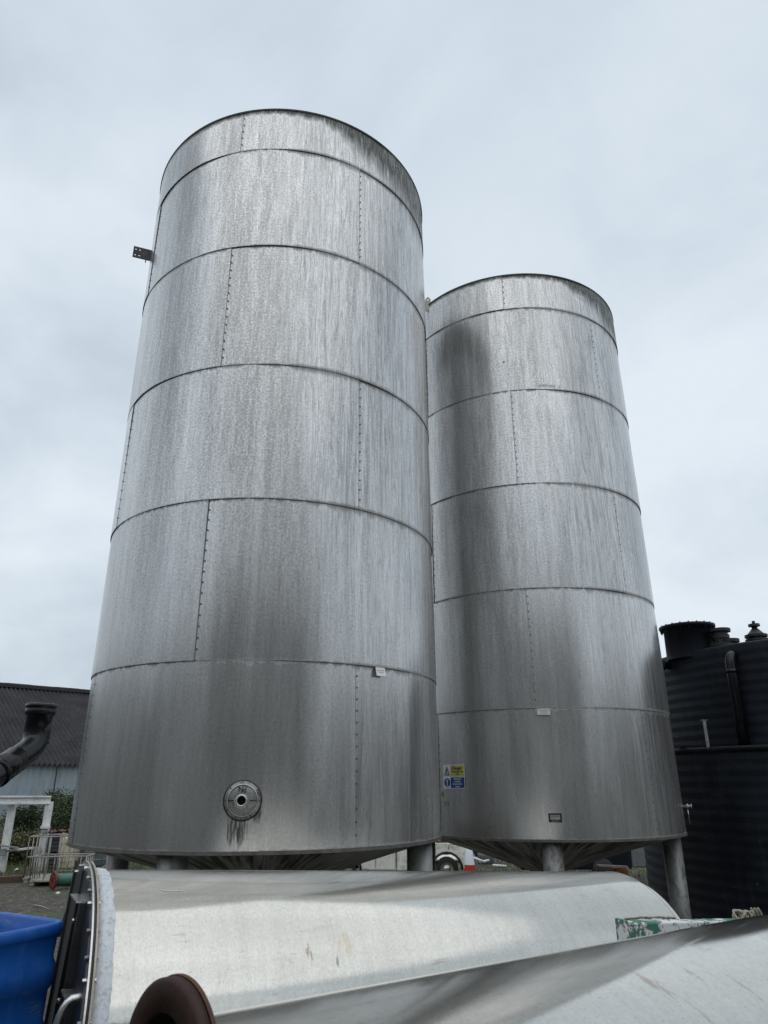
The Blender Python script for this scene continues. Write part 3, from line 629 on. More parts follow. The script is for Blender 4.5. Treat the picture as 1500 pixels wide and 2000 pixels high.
# upright stiffener panels standing out from the end plate
def panel_box(s0, s1, x0, x1, z0, z1, mat, name, bev=.003):
    """box in tank coordinates: s along the axis, x towards the camera, z up"""
    b = MB(); vs = [P0 + AX * s + SIDE * x + UPV * z for s in (s0, s1) for x in (x0, x1) for z in (z0, z1)]
    b.add(vs, [(0, 1, 3, 2), (4, 6, 7, 5), (0, 4, 5, 1), (2, 3, 7, 6), (0, 2, 6, 4), (1, 5, 7, 3)]); return b.build(name, mat, t1, bev)
M_panel_ = simple('dark_panel_b', (.075, .078, .082), .38, .6, .3, 3, dirt=(.16, .14, .11), dirt_amt=.3, sc=(1, 1, .4))
def fin(x0, x1, zt, s_top, z_b, s_bot, name='stiffener_panel'):
    # upright fin whose free edge leans outwards towards the ground
    b = MB(); vs = [P0 + AX * s_ + SIDE * x + UPV * z for x in (x0, x1) for s_, z in ((SL - .112, zt), (s_top, zt), (s_bot, z_b), (SL - .112, z_b))]
    b.add(vs, [(3, 2, 1, 0), (4, 5, 6, 7), (0, 1, 5, 4), (1, 2, 6, 5), (2, 3, 7, 6), (3, 0, 4, 7)]); return b.build(name, M_panel, t1, .003)
fin(-.345, -.325, .80, SL - .128, -1.0, SL - .135)
fin(.00, .012, .78, SL - .125, -1.0, SL - .15)
fin(.30, .312, .66, SL - .145, -1.0, SL - .17)
panel_box(SL - .165, SL - .112, .02, .312, .66, .668, M_steel, 'panel_lip', 0)
fin(.52, .532, .30, SL - .15, -1.0, SL - .17)
panel_box(SL - .165, SL - .112, .36, .532, .30, .308, M_steel, 'panel_lip', 0)
for z in (.55, .2, -.2): b = MB(); b.ball(P0 + AX * (SL - .13) + SIDE * .08 + UPV * z, .012, 6); b.build('stud', M_steel, t1)
# bent tube handle
hp = []
for t in range(13):
    a = math.pi * t / 12; hp.append(P0 + AX * (SL - .12 - .075 * math.sin(a) ** .7) + SIDE * .63 + UPV * (.20 + .13 * math.cos(a)))
b = MB(); b.tube([hp[0] + AX * .04] + hp + [hp[-1] + AX * .04], .017, 14); b.build('handle', M_steel, t1)
for s in (SL + .5, SR - .5):
    b = MB(); b.box(P0 + AX * s + Vector((0, 0, -.74)), (.12, 1.15, .5), YAW1); b.box(P0 + AX * s + Vector((0, .25, -1.2)), (.12, .14, 1.2), YAW1); b.box(P0 + AX * s + Vector((0, -.35, -1.2)), (.12, .14, 1.2), YAW1); b.box(P0 + AX * s + Vector((0, 0, -1.52)), (.22, 1.3, .04), YAW1)
    c0 = P0 + AX * s; b.v = [(x, y, max(z, .0)) for x, y, z in b.v]; b.build('saddle', M_oldsteel, t1)

# peeling painted beam along the right half
m, nt, b_ = new_mat('peeling_paint'); tc = N(nt, 'ShaderNodeTexCoord').outputs['Object']
n1 = noise(nt, tc, 14, 8, .72, .4); n2 = noise(nt, tc, 3.2, 3, .5, .3, loc=(2.2, .4, 0))
f = math_(nt, 'ADD', math_(nt, 'MULTIPLY', n1, .62), math_(nt, 'MULTIPLY', n2, .38))
c = ramp(nt, f, [(.0, (.04, .16, .10)), (.475, (.05, .20, .13)), (.487, (.035, .05, .04)), (.50, (.36, .37, .36)), (.515, (.70, .72, .73)), (1, (.78, .80, .80))])
L(nt, c, b_.inputs['Base Color']); b_.inputs['Roughness'].default_value = .65
bp = N(nt, 'ShaderNodeBump'); bp.inputs['Strength'].default_value = .8; bp.inputs['Distance'].default_value = .006; L(nt, f, bp.inputs['Height']); L(nt, bp.outputs[0], b_.inputs['Normal'])
M_peel = m
A = at(1222, 1800, 4.82); B = at(1520, 1794, 5.75); dd = (B - A).normalized(); kk = dd.cross(Vector((0, 0, 1))).normalized()
bt = thing('painted_beam', 'white painted beam with peeling green patches lying against the right end of the tank', 'beam', A)
b = MB(); b.beam(A - Vector((0, 0, .07)), B - Vector((0, 0, .07)), .10, .14); b.build('beam', M_peel, bt, .008)
b = MB(); b.box(A - dd * .012 - Vector((0, 0, .07)), (.02, .13, .16), math.atan2(dd.y, dd.x)); b.build('end_cap', M_peel, bt, .004)
m_l = simple('lichen_grime', (.18, .17, .12), .95, 0, .5, 30, bump=.8)
b = MB(); rr = random.Random(4)
for i in range(90):
    t = rr.random(); p = A + dd * (.05 + .38 * t) - kk * .052 + Vector((0, 0, .001 + rr.random() * .006 + .006 * math.sin(math.pi * t))); b.ball(p, .004 + rr.random() * .005, 4, sc=(1.6, 1, .7))
tag(b.build('moss', m_l), 'thin line of grey moss along the back edge of the white beam', 'moss', kind='stuff')
# frayed rope knot on the beam
RP = at(1456, 1794, 5.50); RP = A + dd * ((RP - A).dot(dd)) + Vector((0, 0, .01)); m_rope = simple('rope', (.36, .33, .27), .9, 0, .3, 40, bump=.6)
rt = thing('rope_knot', 'frayed pale rope knotted on top of the white beam', 'rope', RP)
rr = random.Random(11); b = MB()
for k in range(4):
    pts = []; ph = rr.uniform(0, 6)
    for t in range(26):
        a = t / 25 * 6.28 * 1.2 + ph; pts.append(RP + dd * (.030 * math.cos(a) + (k - 1.5) * .018) + kk * (.03 * math.sin(a * 1.3)) + Vector((0, 0, .012 + .025 * math.sin(a * 1.7 + k))))
    b.tube(pts, .0065, 7)
b.build('rope_coil', m_rope, rt)
b = MB()
for k in range(3):
    p = RP + dd * (.08 + .03 * k); b.tube([p + Vector((0, 0, .05)), p + dd * .02 + Vector((0, 0, .03)), p + dd * .035 + Vector((0, 0, -.01)), p + dd * .03 - kk * .05 + Vector((0, 0, -.04))], .007, 6)
b.build('rope_end', m_rope, rt)

# ---------------------------------------------------------------- near lying tank, lower right
YAW2 = .55; AX2 = Vector((math.cos(YAW2), math.sin(YAW2), .008)).normalized(); P2 = Vector((0, 2.1, EYE - 1.286)); R2 = .78; S20, S21 = -.62, 1.86
SIDE2 = Vector((AX2.y, -AX2.x, 0)).normalized(); UP2 = Vector((0, 0, 1))
t2 = thing('lying_tank', 'nearest lying tank at the lower right corner with rusty flanged neck', 'tank', P2)
shell('tank_body', P2, AX2, SIDE2, [(R2, S20 + .1 * i) for i in range(int((S21 - S20) / .1) + 1)] + [(R2, S21)], M_t2, t2)
shell('dished_end', P2, AX2, SIDE2, [(R2, S21 - .01), (R2 - .001, S21 + .01)] + [(max(.001, (R2 - .001) * math.cos(t * math.pi / 24)), S21 + .01 + .42 * math.sin(t * math.pi / 24)) for t in range(1, 13)], M_t2, t2)
shell('dished_end', P2, AX2, SIDE2, [(R2 - .004, S20 + .01), (R2 - .006, S20 - .02)] + [(max(.001, (R2 - .006) * math.cos(t * math.pi / 20)), S20 - .02 - .16 * math.sin(t * math.pi / 20)) for t in range(1, 11)], M_t2, t2)
for s in (S20 + .4, S21 - .4):
    b = MB(); b.box(P2 + AX2 * s + Vector((0, 0, -.75)), (.12, 1.15, .5), YAW2); b.box(P2 + AX2 * s + Vector((0, .2, -1.2)), (.12, .14, 1.4), YAW2); b.box(P2 + AX2 * s + Vector((0, -.3, -1.2)), (.12, .14, 1.4), YAW2); b.v = [(x, y, max(z, 0)) for x, y, z in b.v]; b.build('saddle', M_oldsteel, t2)
# rusty flange facing the camera's left
FC = at(308, 2112, 1.55); fn = Vector((-.72, -.69, .05)).normalized(); Mf = along(FC, fn); rf = .152
b = MB(); b.revolve([(rf * .65, -.02), (rf * .65, .0), (rf * .95, 0), (rf, -.004), (rf, -.022), (rf * .9, -.026), (rf * .68, -.026)], 96, Mf)
nk = b.build('neck_flange', M_rustd, t2)
b = MB(); b.revolve([(rf + .001, -.024), (rf + .003, -.026), (rf + .003, -.031), (rf * .8, -.036)], 96, Mf); b.build('backing_ring', M_rust, nk)
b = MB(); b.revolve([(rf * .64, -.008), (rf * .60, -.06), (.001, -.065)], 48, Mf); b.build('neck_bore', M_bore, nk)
b = MB(); q0 = FC - fn * .03 - Vector((0, 0, .06)); b.tube([q0 + fn * .02, q0 - Vector((0, 0, .03)), q0 + Vector((0, 0, -.38))], [rf * .3, rf * .45, rf * .45], 32); b.build('neck_pipe', M_rustd, nk)

# ---------------------------------------------------------------- black bunded tank on the right
TC = Vector((7.77, 12.83, 0)); RB, RI = 3.33, 3.02
bt_ = thing('black_tank', 'huge ribbed black plastic tank inside its bund beyond the right silo', 'tank', TC)
zb = at(1490, 1456, 12.1).z; zi = at(1485, 1254, 12.0).z + .05
prof = []; z = -.05
while z < zb - .12: prof += [(RB, z), (RB + .012, z + .07), (RB + .012, z + .085), (RB, z + .15)]; z += .155
prof += [(RB, zb - .08), (RB + .03, zb - .07), (RB + .045, zb - .035), (RB + .03, zb), (RB - .05, zb), (RB - .06, zb - .1)]
b = MB(); b.revolve(prof, 200, Matrix.Translation(TC)); b.build('bund_wall', M_hdpe, bt_)
prof = []; z = -.02
while z < zi - .12: prof += [(RI, z), (RI + .012, z + .065), (RI + .012, z + .08), (RI, z + .145)]; z += .15
prof += [(RI, zi - .02), (RI - .03, zi), (RI * .5, zi + .06), (.01, zi + .10)]
b = MB(); b.revolve(prof, 200, Matrix.Translation(TC)); b.build('inner_tank', M_hdpe, bt_)
def neck(px, py, D, base_y, rad_px, prof, name, label=None):
    pass
# manway
NC = at(1341, 1224, 13.0); zt = NC.z; b = MB()
rr_ = (at(1392, 1240, 13.0) - at(1290, 1240, 13.0)).length / 2
b.revolve([(rr_ * .95, zi - .1), (rr_ * .93, zt - .06), (rr_ * 1.06, zt - .06), (rr_ * 1.10, zt - .03), (rr_ * 1.10, zt), (.01, zt + .01)], 64, Matrix.Translation((NC.x, NC.y, 0)))
mw = b.build('manway', M_hdpe, bt_)
for k in range(20): a = k * math.pi / 10; b = MB(); b.tube([(NC.x + rr_ * 1.03 * math.cos(a), NC.y + rr_ * 1.03 * math.sin(a), zt - .10), (NC.x + rr_ * 1.03 * math.cos(a), NC.y + rr_ * 1.03 * math.sin(a), zt + .018)], .012, 6); b.build('manway_bolt', M_black, mw)
def nozzle(px, y_top, D, r, stacks, name='roof_nozzle'):
    c = at(px, y_top, D); b = MB(); prof = []
    for (rr, dz) in stacks: prof.append((rr * r, c.z - dz * (r / .27 if len(stacks) > 14 and r < .2 else 1)))
    b.revolve(prof, 28, Matrix.Translation((c.x, c.y, 0)), smooth=False)
    for dz_ in [d for q, d in stacks if q >= .99][::2]:
        for k in range(8): a = k * math.pi / 4; b.ball((c.x + r * .86 * math.cos(a), c.y + r * .86 * math.sin(a), c.z - dz_ * (r / .27 if len(stacks) > 14 else 1) - .03), .016, 5)
    return b.build(name, M_black, bt_)
nozzle(1404, 1229, 12.7, .20, [(.01, 0), (.85, 0), (.85, .05), (.6, .05), (.6, .10), (.7, .10), (.7, .16), (.6, .16), (.6, .24), (1.0, .24), (1.0, .29), (.6, .29), (.6, .6)])
nozzle(1424, 1249, 12.7, .15, [(.01, 0), (1, 0), (1, .05), (.5, .05), (.5, .5)])
vent = [(.01, 0), (.14, 0), (.14, .08), (.50, .08), (.52, .14), (.30, .15), (.22, .18), (.80, .36), (1.0, .36), (1.0, .42), (.7, .42), (.7, .47), (1.0, .47), (1.0, .52), (.5, .52), (.62, .70), (1.5, .95)]
nozzle(1471, 1213, 13.2, .175, vent, 'roof_vent')
nozzle(1513, 1218, 13.4, .175, vent, 'roof_vent')
# overflow pipe down the inner wall into the bund
A = at(1431, 1290, None or 1.0)
def on_cyl(px, py, C0, r):
    d = at(px, py, 1.0) - Vector((0, 0, EYE)); bq = d.x * C0.x + d.y * C0.y; t = bq - math.sqrt(max(0, bq * bq - (C0.x ** 2 + C0.y ** 2 - r * r))); return Vector((0, 0, EYE)) + d * t
A = on_cyl(1433, 1283, TC, RI); o_ = Vector((A.x - TC.x, A.y - TC.y, 0)).normalized(); pts = [A - o_ * .1 + Vector((0, 0, .02)), A + o_ * .02 + Vector((0, 0, .02))]
for t in range(1, 7): a = t / 6 * math.pi / 2; pts.append(A + o_ * (.02 + .12 * math.sin(a)) + Vector((0, 0, .02 - .14 * (1 - math.cos(a)))))
pts.append(Vector((pts[-1].x, pts[-1].y, zb - .6)))
b = MB(); b.tube(pts, .082, 20); b.tube([pts[-2] - Vector((0, 0, .08)), pts[-2] - Vector((0, 0, .14))], .089, 20); b.build('overflow_pipe', M_pipe, bt_)
A = on_cyl(1304, 1300, TC, RI); o_ = Vector((A.x - TC.x, A.y - TC.y, 0)).normalized()
b = MB(); b.revolve([(.06, 0), (.06, .12), (.11, .12), (.11, .15), (.07, .15), (.07, .20), (.11, .20), (.11, .23), (.01, .23)], 24, along(A, o_ + Vector((.2, 0, 0)))); b.build('side_nozzle', M_hdpe, bt_)
A = on_cyl(1383, 1457, TC, RB + .02); b = MB(); b.box((A.x, A.y, zb + .18), (.035, .035, .42)); b.box((A.x, A.y, zb + .385), (.09, .05, .012)); b.build('gauge_post', M_oldsteel, bt_, .002)
# dark sheet along the bund rim's left end
b = MB(); p = on_cyl(1335, 1456, TC, RB); b.box((p.x + .1, p.y + .1, zb + .03), (.5, .12, .03), .6); b.build('rim_strip', M_dark, bt_)

# ---------------------------------------------------------------- black drain pipe, left edge
dp0 = at(82, 1376, 4.3); el = at(71, 1456, 4.3); lo = at(-10, 1512, 4.05); lo2 = at(-260, 1680, 3.5)
dpt = thing('drain_pipe', 'black plastic drain pipe with an upturned socket at the left edge', 'pipe', (lo2.x, lo2.y, 0))
r = .062
pts = [Vector((lo2.x, lo2.y, 0)), Vector((lo2.x, lo2.y, lo2.z - .1)), lo2 + (lo - lo2) * .08]
for t in (.3, .6, .8, .93, 1.0): pts.append(lo2.lerp(lo, t))
e1 = lo.lerp(el, .72); top = el.lerp(dp0, .30)
pts += [lo.lerp(el, .35)]; c_ = el
for t in range(0, 7): u = t / 6; pts.append(e1 * (1 - u) ** 2 + c_ * 2 * u * (1 - u) + top * u * u)
pts.append(dp0 - Vector((0, 0, .01)))
b = MB(); b.tube(pts, r, 28); b.build('pipe_run', M_pipe, dpt)
for (p, q, k, l_) in ((lo.lerp(el, .02), lo.lerp(el, .50), 1.07, 0),):
    b = MB(); b.tube([p, q], r * k, 28); b.tube([p, p.lerp(q, .12)], r * 1.14, 28); b.build('pipe_collar', M_pipe, dpt)
b = MB(); t_ = dp0; d_ = Vector((0.012, 0, 1)).normalized()
b.revolve([(r * 1.02, -.20), (r * 1.10, -.195), (r * 1.10, -.185), (r * 1.04, -.18), (r * 1.05, -.06), (r * 1.20, -.055), (r * 1.24, -.045), (r * 1.24, -.030), (r * 1.20, -.025), (r * 1.20, -.02), (r * 1.25, -.015), (r * 1.25, .0), (r * 1.12, .003), (r * 1.0, -.02), (r * .95, -.1)], 40, along(t_, d_))
b.build('pipe_socket', M_pipe, dpt)

# ---------------------------------------------------------------- blue tub, lower left
m, nt, b_ = new_mat('blue_plastic'); tc = N(nt, 'ShaderNodeTexCoord').outputs['Object']; n1 = noise(nt, tc, 5, 6, .6, .3); n2 = noise(nt, tc, 1, 4, .6, .3, sc=(20, 20, 2.5))
c = ramp(nt, n1, [(.3, (.006, .085, .36)), (.7, (.012, .125, .50))]); c = mix(nt, ramp(nt, n2, [(.55, 0.0), (.75, .25)]), c, (.12, .22, .45))
n3 = noise(nt, tc, 1, 3, .5, 1.0, sc=(6, 6, 40)); n4 = noise(nt, tc, 2.2, 4, .6, .3, loc=(3, 3, 3))
sl_ = math_(nt, 'MULTIPLY', math_(nt, 'SUBTRACT', 1.0, math_(nt, 'MULTIPLY', math_(nt, 'ABSOLUTE', math_(nt, 'SUBTRACT', n3, .5)), 40), clamp=True), ramp(nt, n4, [(.52, 0.0), (.60, .6)]))
c = mix(nt, sl_, c, (.16, .26, .46)); c = mix(nt, ramp(nt, n4, [(.55, 0.0), (.75, .35)]), c, (.10, .11, .12))
L(nt, c, b_.inputs['Base Color']); L(nt, ramp(nt, n1, [(.3, .36), (.7, .55)]), b_.inputs['Roughness']); M_bluep = m
zr = EYE - .65
c1 = at(137, 1798, None, zr); lf = at(0, 1824, None, zr); e_ = (lf - c1); e_.z = 0; e_.normalize(); bk = Vector((-e_.y, e_.x, 0)); bk = bk if bk.y > 0 else -bk
TW, TD = 1.0, .60
def tub_outline(sc=0.0):
    pts = []; rc = .09 - sc
    for (cx, cy, a0) in ((TW - rc - sc, rc + sc, -math.pi / 2), (TW - rc - sc, TD - rc - sc, 0), (rc + sc, TD - rc - sc, math.pi / 2), (rc + sc, rc + sc, math.pi)):
        for t in range(9): a = a0 + t / 8 * math.pi / 2; pts.append((cx + rc * math.cos(a), cy + rc * math.sin(a)))
    return pts
tb = thing('blue_tub', 'blue moulded plastic tub with stepped ribs at the lower left edge', 'tub', (c1 + e_ * .6 + bk * .3).xy.to_3d())
zb0 = zr - 1.15
levels = [(.05, zb0), (.04, zb0 + .02), (.035, zr - .80), (.016, zr - .79), (.014, zr - .70), (.030, zr - .67), (.030, zr - .545), (.010, zr - .53), (.008, zr - .445), (.026, zr - .415), (.022, zr - .29), (.004, zr - .265), (.002, zr - .185), (.018, zr - .155), (.012, zr - .07), (.0, zr - .055), (-.008, zr - .045), (-.010, zr - .010), (-.002, zr), (.020, zr), (.030, zr - .010), (.035, zr - .3), (.05, zb0 + .1)]
vs, fs = [], []
NP = 36
for (inset, z) in levels:
    out = tub_outline(max(inset, -.02) if inset >= 0 else inset)
    for (x, y) in out:
        dz = 0
        if z > zr - .2 and y > TD - .16 and .34 < x < 1.3: dz = 0       # notch is cut below
        low = 0
        if z > zr - .12 and x > .30 and y > TD * .5: low = -.035
        p = c1 + e_ * (x) + bk * (y); vs.append((p.x, p.y, z + low))
for j in range(len(levels) - 1):
    for i in range(NP): fs.append((j * NP + i, j * NP + (i + 1) % NP, (j + 1) * NP + (i + 1) % NP, (j + 1) * NP + i))
fs.append(tuple((len(levels) - 1) * NP + i for i in range(NP)))
b = MB(); b.add(vs, fs, 0, True); o = b.build('tub_body', M_bluep, tb)
for k in range(3): p = c1 + e_ * (.3 + k * .38) + bk * .03; b = MB(); b.box((p.x, p.y, zb0 + .16), (.05, .03, .22), math.atan2(e_.y, e_.x)); b.build('tub_rib', M_bluep, tb, .008)

ps = thing('pallet_stack', 'stack of grey timber pallets carrying the blue tub', 'pallets', (c1 + e_ * .5 + bk * .3).xy.to_3d())
pc = c1 + e_ * (TW / 2) + bk * (TD / 2)
for k in range(7):
    b = MB(); z0 = k * (zb0 / 7); hh = zb0 / 7; an = math.atan2(e_.y, e_.x)
    for t in (-1, 0, 1): p = pc + bk * t * .24; b.box((p.x, p.y, z0 + hh * .40), (1.0, .09, hh * .66), an)
    for t in range(6): p = pc + e_ * (t - 2.5) * .18; b.box((p.x, p.y, z0 + hh * .86), (.13, .60, hh * .20), an)
    b.build('pallet', M_wood, ps)

# ---------------------------------------------------------------- shed beyond the yard, left
E0 = at(-60, 1485, 41); E1 = at(150, 1482, 42.6); ev = (E1 - E0); ev.z = 0; ev.normalize(); zeave = E0.z
Rdg0 = at(0, 1338, 50.0); inw = Vector((-ev.y, ev.x, 0)); inw = inw if inw.y > 0 else -inw; zr_ = Rdg0.z
depth = 9.0; S0 = E0 - ev * 16; SH_L = 46.0
shed = thing('shed', 'industrial shed with dark corrugated roof and pale blue wall at the left', 'shed', (S0.x, S0.y, 0))
def corr(x, p, amp): return amp * math.cos(2 * math.pi * x / p)
m, nt, b_ = new_mat('cement_roof'); tc = N(nt, 'ShaderNodeTexCoord').outputs['Object']; n1 = noise(nt, tc, .8, 7, .65, .4); n2 = noise(nt, tc, 9, 5, .7)
c = ramp(nt, math_(nt, 'ADD', math_(nt, 'MULTIPLY', n1, .5), math_(nt, 'MULTIPLY', n2, .5)), [(.36, (.014, .014, .017)), (.52, (.036, .036, .041)), (.68, (.080, .077, .083))]); L(nt, c, b_.inputs['Base Color']); b_.inputs['Roughness'].default_value = .85
M_roof = m
M_wallb = simple('blue_sheet', (.30, .355, .385), .5, 0, .10, 1.2, sc=(1, 1, .2), dirt=(.16, .18, .18), dirt_amt=.4)
PI_ = .13; nx = int(SH_L / PI_); vs, fs = [], []; rows = 6
slope = (zr_ - zeave) / depth
for i in range(nx + 1):
    x = i * PI_; h = .085 * (1 if i % 2 else -1)
    for j in range(rows):
        u = j / (rows - 1); d0 = -.35 + (depth + .35) * u; zz_ = zeave + slope * d0 + h - (.035 if False else 0); p = S0 + ev * x + inw * d0; vs.append((p.x, p.y, zz_))
for i in range(nx):
    for j in range(rows - 1): fs.append((i * rows + j, (i + 1) * rows + j, (i + 1) * rows + j + 1, i * rows + j + 1))
b = MB(); b.add(vs, fs, 0, False)
p0 = S0 + inw * depth; p1 = p0 + inw * depth
b.add([(p0.x, p0.y, zr_), (p1.x, p1.y, zeave), (p1.x + ev.x * SH_L, p1.y + ev.y * SH_L, zeave), (p0.x + ev.x * SH_L, p0.y + ev.y * SH_L, zr_)], [(0, 1, 2, 3)])
roof = b.build('roof', M_roof, shed)
b = MB(); q0 = Vector((p0.x, p0.y, zr_ + .08))
k = 0
while k * 1.5 < SH_L: a_ = q0 + ev * (k * 1.5); b.beam(a_ + Vector((0, 0, .012 * (k % 2))), a_ + ev * 1.53 + Vector((0, 0, .012 * (k % 2))), .55, .22); k += 1
b.build('ridge_cap', simple('ridge_moss', (.06, .065, .045), .9, 0, .4, 2), roof)
nx = int(SH_L / .16); vs, fs = [], []
for i in range(nx + 1):
    x = i * .16; h = .035 if i % 2 else -.035; p = S0 + ev * x + inw * h
    vs += [(p.x, p.y, -.3), (p.x, p.y, zeave - .12)]
for i in range(nx): fs.append((2 * i, 2 * i + 2, 2 * i + 3, 2 * i + 1))
b = MB(); b.add(vs, fs); wl_ = b.build('wall', M_wallb, shed)
b = MB(); b.beam(S0 - inw * .09 + Vector((0, 0, zeave - .26)), S0 + ev * SH_L - inw * .09 + Vector((0, 0, zeave - .26)), .16, .14); b.build('gutter', M_black, shed)
for xe in (0, SH_L): b = MB(); q = S0 + ev * xe; q2 = q + inw * depth; q3 = q2 + inw * depth; b.add([(q.x, q.y, -.3), (q3.x, q3.y, -.3), (q3.x, q3.y, zeave), (q2.x, q2.y, zr_ - .05), (q.x, q.y, zeave - .1)], [(0, 1, 2, 3, 4)]); b.build('gable', M_wallb, shed)
b = MB(); q = S0 + ev * ((at(118, 1500, 41.8) - S0).dot(ev)) - inw * .06; b.beam((q.x, q.y, 0), (q.x, q.y, zeave - .2), .05, .03, up=Vector((1, 0, 0))); b.build('sheet_joint', M_dark, wl_)

# ---------------------------------------------------------------- white steel goal frame
FD = 29.5
wf = thing('white_steel_frame', 'white painted steel portal frame standing in the grass before the shed', 'steel frame', at(30, 1690, FD).xy.to_3d())
def vpost(x, ytop, D, w, dpt, name, z0=None, z1=None):
    a_ = at(x, ytop, D); b = MB(); b.box((a_.x, a_.y, (a_.z + (z0 or 0)) / 2), (w, dpt, a_.z - (z0 or 0)), .15)
    b.box((a_.x, a_.y - dpt * .5, (a_.z + (z0 or 0)) / 2), (w * .12, .02, a_.z - (z0 or 0) - .02), .15); return b.build(name, M_white, wf, .008)
vpost(97, 1566, FD, .23, .18, 'post'); vpost(25, 1568, FD + .2, .23, .18, 'post'); vpost(-8, 1568, FD + 1.5, .26, .18, 'post')
b = MB(); a_ = at(-120, 1556, FD); c_ = at(100, 1556, FD); b.beam(a_, c_, .24, .05); b.beam(a_ - Vector((0, 0, .11)), c_ - Vector((0, 0, .11)), .05, .17); b.beam(a_ - Vector((0, 0, .22)), c_ - Vector((0, 0, .22)), .24, .05)
b.build('top_beam', M_white, wf, .006)
b = MB(); a_ = at(12, 1662, FD); c_ = at(66, 1656, FD + .1); b.beam(a_, c_, .08, .07); b.build('lower_rail', M_white, wf, .006)
b = MB(); a_ = at(-6, 1650, FD - .2); c_ = at(36, 1656, FD - .2); b.beam(a_, c_, .35, .03); b.build('shelf_plate', M_oldsteel, wf)
b = MB(); a_ = at(5, 1665, FD - .2); b.box(a_, (.2, .12, .2), .1); b.build('junction_box', M_grey, wf, .02)
b = MB(); a_ = at(72, 1662, FD - .15); b.box(a_, (.19, .14, .26), .1); b.build('junction_box', M_grey, wf, .01)
hd_ = at(88, 1618, FD - .15)
lamp = thing('lamp_hood', 'round grey white lamp hood fixed on the right post of the white frame', 'lamp', hd_)
b = MB(); b.revolve([(.170, 0), (.165, .05), (.14, .10), (.09, .14), (.01, .155)], 28, Matrix.Translation(hd_)); b.build('hood', simple('milky_plastic', (.50, .50, .49), .5, 0, .15), lamp)
b = MB(); b.revolve([(.10, 0), (.10, -.12), (.06, -.16), (.01, -.17)], 24, Matrix.Translation(hd_)); b.build('globe', simple('milky_globe', (.55, .56, .57), .3, 0, .1), lamp)

# ---------------------------------------------------------------- intermediate bulk containers and the cages
def cage(name, label, px0, px1, D, z0, h, dpt, nbx, nbz, yaw, bottle=None, pallet=True, group='wire cages of bulk containers', th_=.016):
    a_ = at(px0, 1700, D); c_ = at(px1, 1700, D); w = (c_ - a_).length; mid = (a_ + c_) / 2; o0 = Vector((mid.x, mid.y, z0))
    th = thing(name, label, 'container cage' if bottle is None else 'container', o0, group)
    X = Vector((math.cos(yaw), math.sin(yaw), 0)); Y = Vector((-math.sin(yaw), math.cos(yaw), 0)); rn = random.Random(px0)
    P = lambda x, y, z: o0 + X * x + Y * y + Vector((0, 0, z))
    b = MB(); sides = [(P(-w / 2, -dpt / 2, 0), X, w, nbx), (P(-w / 2, dpt / 2, 0), X, w, nbx), (P(-w / 2, -dpt / 2, 0), Y, dpt, nbx), (P(w / 2, -dpt / 2, 0), Y, dpt, nbx)]
    base = .14 if pallet else .0
    for (o_, d_, l_, nn) in sides:
        for i in range(nn + 1): p = o_ + d_ * (l_ * i / nn); b.tube([p + Vector((0, 0, base)), p + Vector((0, 0, h))], th_ * (1.2 if i in (0, nn) else .85), 6)
        for j in range(nbz + 1):
            z = base + (h - base) * j / nbz; sag = .02 * rn.random() if 0 < j < nbz else 0
            b.tube([o_ + Vector((0, 0, z)), o_ + d_ * l_ * .5 + Vector((0, 0, z - sag)), o_ + d_ * l_ + Vector((0, 0, z))], th_ * (1.2 if j in (0, nbz) else .9), 6)
    b.build('cage', M_galv, th)
    if pallet:
        b = MB(); b.box(P(0, 0, .12), (w + .04, dpt + .04, .03), yaw)
        for sx in (-1, 0, 1): b.box(P(sx * (w / 2 - .08), 0, .05), (.12, dpt, .1), yaw)
        b.build('pallet', M_galv, th, .004)
    if bottle:
        b = MB(); b.box(P(0, 0, base + (h - base) * .47), (w - .07, dpt - .07, (h - base) * .88), yaw); bo = b.build('bottle', bottle, th, .06); bo.modifiers['bevel'].segments = 4
        b = MB(); b.revolve([(.09, 0), (.09, .05), (.01, .055)], 20, Matrix.Translation(P(0, 0, base + (h - base) * .91))); b.build('bottle_cap', M_black, bo)
    return th
cage('container_cage', 'taller empty wire cage on a pallet, its left end clear against the grass', 58, 122, 26.6, .0, 1.28, .95, 3, 2, .06)
cage('container_cage', 'lower wire cage to the right and nearer, its top bar ending at the tank flange', 66, 176, 25.6, .0, .78, .7, 4, 1, .05)
cage('bulk_container', 'cream plastic bulk container in its wire cage below the near silo', 116, 148, 28.4, .0, 1.22, .8, 3, 4, .06, M_ibc, group='caged bulk containers', th_=.012)
cage('bulk_container', 'darker grey bulk container right of the cream one, half hidden by the tank end', 156, 205, 28.9, .0, 1.12, .9, 3, 4, .06, simple('grey_green_plastic', (.10, .13, .14), .5), group='caged bulk containers', th_=.012)
M_crate = simple('dark_crate', (.06, .06, .058), .7, 0, .3, 6)
for i in range(2):
    a_ = at(112, 1700, 29.2); o_ = thing('grey_crate', ('lower' if i == 0 else 'upper') + ' dark slatted crate of the pair stacked left of the cream container', 'crate', (a_.x, a_.y, i * .62), 'dark slatted crates')
    b = MB()
    for k in range(5): b.box((a_.x, a_.y, i * .62 + .07 + k * .118), (.62, .8, .09), .05)
    b.build('slats', M_crate, o_, .006)
    b = MB(); b.box((a_.x, a_.y, i * .62 + .31), (.57, .75, .58), .05); b.build('lining', M_black, o_)
